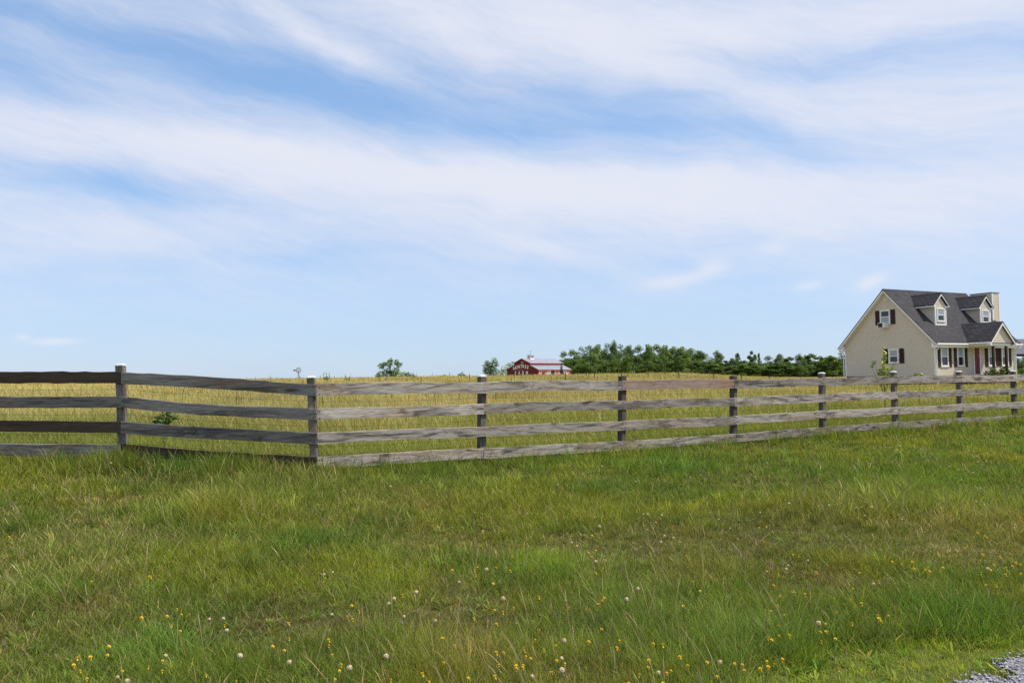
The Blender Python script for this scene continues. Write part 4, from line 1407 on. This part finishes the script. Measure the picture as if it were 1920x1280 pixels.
# ------------------------------------------------------------------ trees and shrubs
def leaf_cloud(name, blobs, per, leaf, pal, seed, flat=.75):
    """blobs: (x, y, z, rx, rz); leaves are small two-faced rhombs spread through each blob's volume"""
    g = np.random.default_rng(seed)
    Ps, Ns, Cs = [], [], []
    vol = np.array([b[3] ** 2 for b in blobs]); vol = vol / vol.mean()
    for b, vv in zip(blobs, vol):
        n = max(12, int(per * vv))
        u = g.normal(size=(n, 3)); u /= np.linalg.norm(u, axis=1, keepdims=True)
        # ragged edge: the radius wanders with direction
        rad = (.45 + .55 * g.random(n) ** .6) * (1 + .22 * np.sin(u[:, 0] * 5 + b[0] * 3) * np.cos(u[:, 2] * 6 + b[1]))
        Ps.append(np.array(b[:3]) + u * rad[:, None] * np.array([b[3], b[3], b[4]]))
        nrm = u + g.normal(size=(n, 3)) * .75 + np.array([0, 0, .35]); Ns.append(nrm / np.linalg.norm(nrm, axis=1, keepdims=True))
        c = np.array(pal)[g.integers(0, len(pal))] * np.exp(g.normal(0, .14))
        Cs.append(c[None] * np.exp(g.normal(0, .20, (n, 1))))
    P_, N_, C_ = map(np.concatenate, (Ps, Ns, Cs))
    n = len(P_)
    r_ = g.normal(size=(n, 3)); t_ = np.cross(N_, r_); t_ /= np.linalg.norm(t_, axis=1, keepdims=True); b_ = np.cross(N_, t_)
    s_ = leaf * g.uniform(.6, 1.4, (n, 1))
    V = np.stack([P_ - t_ * s_, P_ + b_ * s_ * flat * .6 + N_ * s_ * .12, P_ + t_ * s_, P_ - b_ * s_ * flat * .6 + N_ * s_ * .12], 1)
    F = np.arange(n * 4)
    return np_mesh(name, V.reshape(-1, 3), F, np.full(n, 4), np.repeat(C_, 4, 0))


def trunk_mesh(name, h, r, limbs, seed):
    g = random.Random(seed); mb = MB(); p = Vector((0, 0, -.4)); ns = 5
    q_ = [p.copy()]
    for i in range(ns):
        p = Vector((g.uniform(-.05, .05) * h, g.uniform(-.05, .05) * h, h * (i + 1) / ns)); q_.append(p)
    for i in range(ns): mb.bar(q_[i], q_[i + 1], r * (1 - .16 * i), 7, r * (1 - .16 * (i + 1)))
    for l in limbs:
        b = q_[min(ns, 2 + g.randrange(3))]
        e = Vector(l); mid = b.lerp(e, .55) + Vector((0, 0, .06 * h))
        mb.bar(b, mid, r * .45, 5, r * .3); mb.bar(mid, e, r * .3, 5, r * .12)
    return mb.mesh(name)


PAL = [(.060, .098, .018), (.078, .122, .022), (.050, .084, .018), (.095, .138, .026), (.066, .105, .022)]


def broadleaf(seed, H, Wd, kind='round', nb=30, per=190, leaf=.22):
    g = random.Random(seed); bl = []
    for i in range(nb):
        t = g.random()
        z = H * (.06 + .84 * t)
        if kind == 'round': w = Wd / 2 * math.sin(math.pi * min(1, .18 + .80 * t)) ** .6
        elif kind == 'cone': w = Wd / 2 * (1.02 - t) ** .8
        else: w = Wd / 2 * (.55 + .45 * math.sin(math.pi * t))
        a = g.uniform(0, 6.28); rr3 = w * math.sqrt(g.uniform(.15, 1)) * .72
        rb = Wd * g.uniform(.09, .19) * (1 if kind != 'cone' else 1.1 - .6 * t)
        bl.append((rr3 * math.cos(a), rr3 * math.sin(a), z, rb, rb * g.uniform(.8, 1.15)))
    bl.append((0, 0, H * (.93 if kind != 'cone' else .95), Wd * .12, Wd * .13)); bl.append((0, 0, H * .5, Wd * .27, H * .22)); bl.append((Wd * .1, 0, H * .2, Wd * .3, H * .13))
    cm = leaf_cloud('crown', bl, per, leaf, PAL, seed)
    cm.materials.append(M['leaf'])
    lim = [b[:3] for b in bl[:5]]
    tm_ = trunk_mesh('trunk', H * .62, Wd * .028, lim, seed); tm_.materials.append(M['bark'])
    return tm_, cm


PROTO = {}
for i in range(6): PROTO['round', i] = broadleaf(100 + i, 12, 8.0, 'round')
for i in range(2): PROTO['cone', i] = broadleaf(200 + i, 10, 4.6, 'cone', 26, 170)
for i in range(3): PROTO['tall', i] = broadleaf(300 + i, 10, 5.0, 'tall', 28, 170)
SIZE = {'round': (12, 8.0), 'cone': (10, 4.6), 'tall': (10, 5.0)}
tcount = 0


def tree(px, ytop, wpx, Y, kind, label, group=None, var=None):
    global tcount
    top = at(px, ytop, Y); zg = float(terrain(top[0], top[1]))
    H, Wd = top[2] - zg, wpx / FPX * Y
    H0, W0 = SIZE[kind]
    v = var if var is not None else random.randrange({'round': 6, 'cone': 2, 'tall': 3}[kind])
    tm_, cm = PROTO[kind, v]
    o = empty('tree', (top[0], top[1], zg), random.uniform(0, 6.28))
    o.scale = (Wd / W0, Wd / W0, H / H0)
    tag(o, label, 'tree', group)
    link('trunk', tm_, None, o); link('crown', cm, None, o)
    return o


GW = 'trees of the dense wood beside the barn'
LW = 'dark green leafy tree in the dense wood right of the red barn'
tops = [(1056, 664), (1072, 660), (1090, 656), (1105, 652), (1122, 651), (1138, 650), (1163, 650), (1180, 651), (1197, 652), (1214, 651), (1231, 649), (1247, 652), (1263, 654), (1279, 656), (1295, 658), (1310, 661), (1322, 668)]
for px, y_ in tops:
    tree(px, y_ - 6 + random.uniform(-1, 2), random.uniform(38, 50), 305 + random.uniform(-8, 14), 'round', LW, GW)
tree(1151, 638, 34, 300, 'round', 'tallest tree of the dense wood, its crown rising above its neighbours', GW, 0)
for px in range(1058, 1334, 11):
    pr_ = np.interp(px, [t[0] for t in tops], [t[1] for t in tops])
    tree(px + random.uniform(-4, 4), pr_ + random.uniform(8, 26), random.uniform(30, 42), 285 + random.uniform(-8, 6), 'round', LW, GW)
tree(1345, 656, 33, 296, 'round', 'tall rounded dark tree standing just right of the dense wood', None, 0)
tree(1383, 661, 20, 296, 'tall', 'narrow single-topped tree rising alone above the low tree line', None, 1)
tree(1409, 657, 25, 297, 'tall', 'slender open-crowned tree above the low tree line, broader of a close pair', None, 0)
tree(1423, 661, 12, 297, 'tall', 'thin small-crowned tree above the low tree line, narrower of a close pair', None, 1)
GL, LL = 'trees of the low tree line before the house', 'dark green tree in the low tree line left of the cream house'
for px, y_, w in ((1333, 680, 24), (1360, 680, 24), (1372, 676, 22), (1396, 680, 20), (1415, 684, 24), (1440, 671, 28), (1462, 668, 26), (1480, 673, 24), (1499, 668, 24), (1520, 667, 26), (1538, 672, 26), (1557, 671, 28), (1576, 664, 26), (1592, 668, 28), (1610, 672, 30), (1340, 688, 26), (1386, 688, 24), (1450, 686, 28), (1475, 688, 26), (1505, 686, 28), (1530, 688, 26), (1565, 686, 28), (1585, 690, 26), (1552, 673, 30), (1545, 680, 28), *[(1336 + k * 13 + (k % 3) * 3, 686 + (k * 7) % 9, 27) for k in range(21)], *[(1332 + k * 10.5, 683 + (k * 5) % 7, 30) for k in range(26)]):
    tree(px, y_ - 5, w * 1.45, 290 + random.uniform(-10, 12), random.choice(['round', 'round', 'tall']), LL, GL)
for px, y_, w in ((1900, 668, 34), (1918, 664, 34), (1936, 668, 34)):
    tree(px, y_, w, 240, 'round', 'green tree seen far beyond the open pole shed', 'trees beyond the pole shed')


def custom_plant(name, blobs_px, Y, per, leaf, pal, seed, label, cat, stem_r, base=None, group=None, wob=.5):
    """crown built from lobes given where they stand in the photograph's view at the plant's own distance"""
    sc = Y / FPX
    cxp = float(np.mean([b[0] for b in blobs_px]))
    c0 = at(cxp, 700, Y); zg = float(terrain(c0[0], c0[1])); g = random.Random(seed)
    o = empty(name, (c0[0], c0[1], zg)); tag(o, label, cat, group)
    bl = []
    for (px, py, r, *rest) in blobs_px:
        p = at(px, py, Y); rz3 = rest[0] if rest else r
        bl.append((p[0] - c0[0], g.uniform(-1, 1) * wob * r * sc, p[2] - zg, r * sc, rz3 * sc))
    cm = leaf_cloud('crown', bl, per, leaf, pal, seed); link('crown', cm, M['leaf'], o)
    ht = max(b[2] for b in bl)
    mb = MB(); root = Vector((bl[0][0] * 0, 0, -.15)); fork = Vector((0, 0, ht * .35))
    if stem_r:
        mb.bar(root, fork, stem_r, 7, stem_r * .7)
        for b in bl:
            mb.bar(fork if b[2] > fork.z else Vector((0, 0, max(b[2] * .4, .02))), Vector(b[:3]), stem_r * .45, 5, stem_r * .12)
        mb.build('trunk' if 'tree' in name else 'stem', M['bark'] if 'tree' in name else M['stalk'], o)
    return o


PL = [(.095, .15, .028), (.075, .125, .024), (.115, .17, .03), (.06, .10, .022)]
custom_plant('tree', [(715, 686, 6.5), (720, 683, 5), (730, 682, 7.5), (732, 676, 5), (743, 679, 6), (748, 684, 5.5), (752, 682, 3), (714, 702, 8), (722, 698, 6), (729, 694, 6), (730, 703, 8), (743, 695, 7), (746, 703, 8), (738, 701, 6), (709, 706, 6)], 230, 170, .22, PL, 41,
             'lone bright green tree with open lobed crown standing in the golden field', 'tree', .22)
custom_plant('bush', [(758, 703, 6.5), (766, 702, 6), (773, 705, 5), (780, 707, 4)], 232, 130, .22, PAL, 42, 'low rounded bush at the foot of the lone bright green tree', 'bush', .06)
custom_plant('tree', [(913, 681, 6), (911, 689, 7), (919, 684, 7), (927, 676, 6.5), (931, 683, 5), (924, 690, 8), (915, 696, 8), (928, 697, 8), (909, 697, 5), (920, 701, 9)], 238, 170, .22, PAL, 43,
             'small dense dark green tree standing left of the red barn', 'tree', .2)
custom_plant('bush', [(938, 698, 7), (946, 693, 8), (954, 689, 9), (962, 686, 9), (968, 690, 9), (945, 701, 9)], 250, 150, .22, PAL + PL, 44, 'green bush spreading out from behind the left end of the barn', 'bush', .08)
custom_plant('bush', [(826, 706, 5, 3), (834, 705, 5, 3), (841, 707, 4, 3)], 240, 90, .2, PAL, 45, 'tiny flat bush on the field horizon, left of the two tiny bushes', 'bush', .05)
custom_plant('bush', [(861, 704, 4), (866, 702, 4.5), (870, 705, 4)], 240, 90, .2, PAL, 46, 'tiny rounded bush on the field horizon nearest the dark tree', 'bush', .05)
custom_plant('evergreen_tree', [(1054, 702, 4, 6), (1053, 696, 3.4, 6), (1053, 690, 2.6, 6), (1053, 684, 1.6, 5)], 212, 120, .16, [(.022, .045, .018), (.03, .055, .02)], 47, 'slim dark evergreen in front of the far end of the barn', 'tree', .1)
YG = [(.20, .24, .045), (.15, .20, .04), (.26, .27, .08), (.12, .17, .035)]
custom_plant('sapling', [(1656, 651, 3, 5), (1656, 662, 5, 6), (1659, 672, 5, 6), (1655, 682, 6, 6), (1661, 690, 8, 7), (1653, 697, 10, 7), (1666, 698, 9, 7), (1638, 679, 4, 4), (1635, 686, 4, 4), (1677, 681, 4, 4), (1673, 688, 4, 4), (1658, 708, 9, 6), (1657, 722, 4, 6), (1659, 742, 3, 6)], 20.5, 34, .034, YG, 48,
             'yellowish green sapling growing behind the fence before the house gable', 'sapling', .016)
custom_plant('weed_plant', [(1718, 703, 6, 3), (1726, 702, 5, 3), (1722, 712, 6, 7)], 24, 40, .035, YG, 49, 'low yellow green weed peeping over the top rail before the house', 'plant', .008)
custom_plant('weed_plant', [(300, 782, 8, 6), (313, 778, 9, 7), (325, 782, 8, 6), (311, 790, 12, 7), (296, 790, 6, 5)], 11.4, 26, .034, [(.05, .085, .014), (.07, .105, .016), (.04, .065, .012)], 50, 'broad leaved dark green weed behind the left fence bay', 'plant', .007)
custom_plant('weed_plant', [(607, 703, 1.5, 6), (612, 700, 1.5, 7), (617, 703, 1.5, 6), (612, 709, 6, 4)], 32, 40, .03, [(.17, .18, .045), (.13, .155, .04)], 52, 'tall seeding weed rising beside the corner post against the sky', 'plant', .012)
custom_plant('weed_plant', [(652, 710, 6, 3), (656, 706, 2, 3), (648, 707, 2, 3)], 36, 40, .03, [(.15, .165, .045), (.19, .20, .05)], 53, 'low olive weed clump on the field skyline right of the corner post', 'plant', .012)
custom_plant('shrub', [(1853, 700, 6), (1860, 695, 7), (1866, 699, 7), (1858, 706, 8), (1868, 706, 7)], 60.2, 130, .07, [(.03, .055, .018), (.05, .085, .022), (.09, .12, .03)], 54, 'dark leafy shrub at the left post of the house porch', 'shrub', .03)
custom_plant('shrub', [(1878, 697, 7), (1885, 693, 7), (1891, 698, 6), (1882, 704, 9), (1892, 705, 6)], 61.0, 130, .07, [(.03, .055, .018), (.045, .08, .022), (.07, .10, .026)], 55, 'dark leafy shrub at the right post of the house porch', 'shrub', .03)
custom_plant('shrub', [(1912, 698, 7), (1920, 695, 8), (1928, 699, 8), (1916, 706, 9)], 66, 130, .08, [(.035, .065, .02), (.06, .10, .026)], 56, 'green shrub at the far corner of the house below the pole shed', 'shrub', .03)

# ------------------------------------------------------------------ flowers of the meadow
def disc_flower(r):
    mb = MB(); n = 15
    for ly, (rr3, zz, up_) in enumerate(((r, 0, .28), (r * .72, .003, .5))):
        for k in range(n):
            a = 2 * math.pi * (k + .5 * ly) / n; w = 2 * math.pi / n * .52
            i_ = .22 * r
            mb.poly((i_ * math.cos(a), i_ * math.sin(a), zz), (rr3 * .8 * math.cos(a - w), rr3 * .8 * math.sin(a - w), zz + r * up_ * .7), (rr3 * math.cos(a), rr3 * math.sin(a), zz + r * up_), (rr3 * .8 * math.cos(a + w), rr3 * .8 * math.sin(a + w), zz + r * up_ * .7))
    mb.bar((0, 0, -.012), (0, 0, .001), .004, 6, r * .32)
    return mb


def fluff_ball(r, seed):
    g = np.random.default_rng(seed); mb = MB()
    u = g.normal(size=(150, 3)); u /= np.linalg.norm(u, axis=1, keepdims=True)
    for d_ in u:
        d_ = Vector(d_); t_ = d_.orthogonal().normalized(); b_ = d_.cross(t_); c_ = d_ * r * g.uniform(.8, 1.05); s_ = r * .26
        mb.poly(c_ - t_ * s_, c_ + b_ * s_ * .8 + d_ * s_ * .3, c_ + t_ * s_, c_ - b_ * s_ * .8 + d_ * s_ * .3)
    for d_ in u[:40]:
        d_ = Vector(d_); mb.bar((0, 0, 0), d_ * r * .85, .0006, 3)
    return mb


def proto_flower(name, head, hm, hname, extra=None, hs=.12):
    st = MB(); p = [Vector((0, 0, -.02)), Vector((.004, .002, hs * .5)), Vector((0, 0, hs))]
    for a, b in zip(p[:-1], p[1:]): st.bar(a, b, .0016, 5)
    sm = st.mesh('stem'); sm.materials.append(M['stalk'])
    hm_ = head.mesh(hname); hm_.materials.append(hm)
    parts = [('stem', sm, 0.0), (hname, hm_, hs)]
    if extra:
        em_ = extra[0].mesh(extra[1]); em_.materials.append(extra[2]); parts.append((extra[1], em_, hs))
    return parts


ctr = MB().bar((0, 0, .001), (0, 0, .006), .0045, 8, .003)
PF = {'yellow_flower': proto_flower('yellow_flower', disc_flower(.0090), M['yellow'], 'petals', (ctr, 'centre', M['orange'])),
      'seed_head': proto_flower('seed_head', fluff_ball(.0120, 3), M['fluff'], 'fluff_ball', None, .14),
      'white_flower': proto_flower('white_flower', fluff_ball(.0092, 5), M['clover'], 'flower_head', None, .10)}
LAB = {'yellow_flower': ('small yellow dandelion-like flower open on a thin stalk in the grass', 'flower', 'yellow flowers dotted over the meadow'),
       'seed_head': ('pale fluffy round dandelion seed head on a thin stalk in the grass', 'seed head', 'dandelion seed heads in the meadow'),
       'white_flower': ('small whitish clover-like flower head low in the grass', 'flower', 'white flower heads dotted over the meadow')}


def plant_flower(kind, px, py):
    hs = PF[kind][1][2] * random.uniform(.85, 1.35)
    p = on_ground(px, py, hs)
    if p[1] > fence_y(p[0]) - .05: return
    r = empty(kind, (p[0], p[1], float(terrain(p[0], p[1]))), random.uniform(0, 6.28))
    sc = hs / PF[kind][1][2]
    r.rotation_euler = (random.uniform(-.15, .15), random.uniform(-.15, .15), random.uniform(0, 6.28))
    tag(r, *LAB[kind])
    k = random.uniform(.8, 1.2)
    for nm, me_, z in PF[kind]:
        c = link(nm, me_, None, r)
        if z: c.location = (0, 0, hs); c.scale = (k, k, k); c.rotation_euler = (random.uniform(-.35, .35), random.uniform(-.35, .35), 0)
        else: c.scale = (1, 1, sc)


Y1 = [(555, 630), (625, 605), (515, 690), (830, 660), (850, 655), (780, 895), (1000, 845), (1040, 870), (945, 885), (955, 935), (1020, 967), (1255, 935), (597, 1057), (580, 1105), (500, 1120), (440, 1115), (398, 1160), (460, 1190), (675, 1193), (840, 1170), (920, 1130), (910, 1185), (1178, 1215), (1335, 1247), (1545, 1055), (1585, 1075), (1845, 1045), (1865, 1105), (1895, 1232), (1860, 1015), (410, 553), (690, 90), (850, 45), (795, 42), (60, 440), (1615, 1015), (1625, 925), (468, 1240), (1890, 1188)]
Y2 = [(627, 623), (740, 628), (867, 606), (955, 625), (755, 653), (757, 600), (972, 545), (855, 702), (1104, 777), (1480, 785), (1463, 795), (1447, 822), (1450, 840), (1375, 848), (1290, 838), (42, 823), (115, 852), (18, 885), (350, 767), (62, 902), (895, 930), (725, 900), (975, 838), (910, 865), (850, 855), (1117, 960), (1088, 1010), (1207, 1057), (1145, 1080), (1045, 1077), (1047, 1112), (1080, 1124), (920, 1090), (857, 1095), (830, 1095), (875, 1153), (965, 1162), (985, 1163), (995, 1185), (1035, 1155), (1267, 1155), (1183, 1193), (885, 1222), (715, 1225), (562, 1143), (447, 1215), (485, 1250), (642, 1047), (25, 1155), (1375, 1030), (1580, 1028), (1563, 1063), (1548, 1072), (1768, 1042), (1808, 1050), (1717, 1137), (1717, 1165), (1830, 1193), (1835, 1210), (1668, 1213), (1630, 1255), (1913, 1115), (1790, 1250), (1210, 1132), (1377, 525), (1445, 512), (1420, 545), (1478, 615), (1490, 570), (1433, 642), (1775, 357), (1710, 370), (1710, 395), (1410, 430), (1240, 440), (790, 405), (1020, 1180), (280, 1245), (1467, 958), (575, 1000), (1645, 290), (1190, 180), (970, 152)]
Y3 = [(530, 708), (612, 745), (632, 752), (683, 757), (535, 775), (523, 822), (495, 852), (490, 905), (567, 880), (543, 943), (545, 995), (603, 1000), (465, 997), (503, 1013), (760, 965), (803, 967), (797, 930), (845, 1015), (790, 1027), (868, 860), (948, 925), (970, 730), (950, 798), (995, 815), (1112, 690), (1080, 873), (1115, 900), (1112, 915), (1155, 878), (1165, 578), (1240, 593), (1305, 618), (1320, 620), (1370, 625), (1467, 610), (1390, 635), (1287, 580), (763, 640), (637, 540), (658, 545), (30, 545), (865, 1185), (577, 1128), (503, 1153), (498, 1175), (457, 1132), (455, 1185), (365, 1195), (348, 1163), (308, 1152), (140, 1150), (15, 1160), (5, 1115), (190, 1215), (1695, 535), (1670, 548), (1750, 598), (1748, 628), (1805, 610), (1830, 612), (1830, 650), (1853, 570), (1885, 588), (1795, 552), (1665, 640), (1720, 440), (1720, 432), (1675, 418), (1610, 487), (1578, 500), (1495, 518), (1865, 605), (1900, 595), (1908, 648), (430, 385), (470, 380), (505, 410), (480, 378), (535, 285), (658, 405), (1835, 350), (1690, 705), (1768, 712), (10, 820), (100, 738), (65, 690), (975, 640)]
S1 = [(1352, 1108), (1607, 1137), (622, 22), (900, 1105), (730, 1248)]
S2 = [(245, 1112), (1215, 1115), (1262, 1015), (1052, 1218), (1760, 1193), (330, 880), (323, 913), (420, 747), (300, 785), (925, 787), (825, 620), (1337, 490), (1433, 570), (1445, 380), (290, 153), (1457, 42), (1583, 790), (1670, 728), (258, 812), (1215, 1180), (65, 1168)]
S3 = [(225, 1142), (735, 918), (1075, 697), (1705, 618), (825, 258), (1060, 270), (1640, 240)]
W1 = [(1260, 960), (1190, 895), (1250, 895), (665, 1228), (1850, 872), (1880, 635), (1815, 650)]
W2 = [(660, 693), (1297, 470), (1425, 330), (1688, 310), (1717, 312), (1793, 318), (1827, 432), (1867, 443), (1793, 467), (1900, 465), (1655, 128), (1833, 55), (1215, 145), (540, 905)]
W3 = [(960, 228), (985, 272), (1005, 270), (1020, 240), (1035, 318), (1240, 338), (440, 300), (275, 390), (210, 340), (575, 232), (600, 250), (415, 148), (97, 90), (48, 103), (1497, 132), (1597, 175), (1637, 78), (1500, 42), (1547, 62), (1563, 118), (1677, 165), (1430, 180), (1480, 240), (1748, 182), (1662, 18), (1705, 15), (1737, 20), (475, 630), (600, 600), (590, 620), (705, 568), (470, 22), (1185, 18)]
W4 = [(568, 778), (1000, 732), (1075, 770), (770, 850), (745, 888), (725, 885), (790, 912), (745, 945), (945, 922), (1275, 858), (1345, 885), (1440, 942), (1380, 967), (1465, 985), (1435, 992), (1485, 1037), (1557, 1035), (1525, 965), (1215, 1082), (1290, 1115), (1440, 1140), (1275, 1195), (1895, 800), (1775, 825), (1830, 742), (1905, 930), (278, 808), (640, 640)]
for kind, sets in (('yellow_flower', ((Y1, 0, 860, 3), (Y2, 640, 860, 3), (Y3, 1280, 860, 3))), ('seed_head', ((S1, 0, 860, 3), (S2, 640, 860, 3), (S3, 1280, 860, 3))), ('white_flower', ((W1, 0, 860, 3), (W2, 640, 860, 3), (W3, 1280, 860, 3), (W4, 1540, 660, 5.0526)))):
    for pts, ox, oy, sc in sets:
        for a, b in pts: plant_flower(kind, ox + a / sc, oy + b / sc)
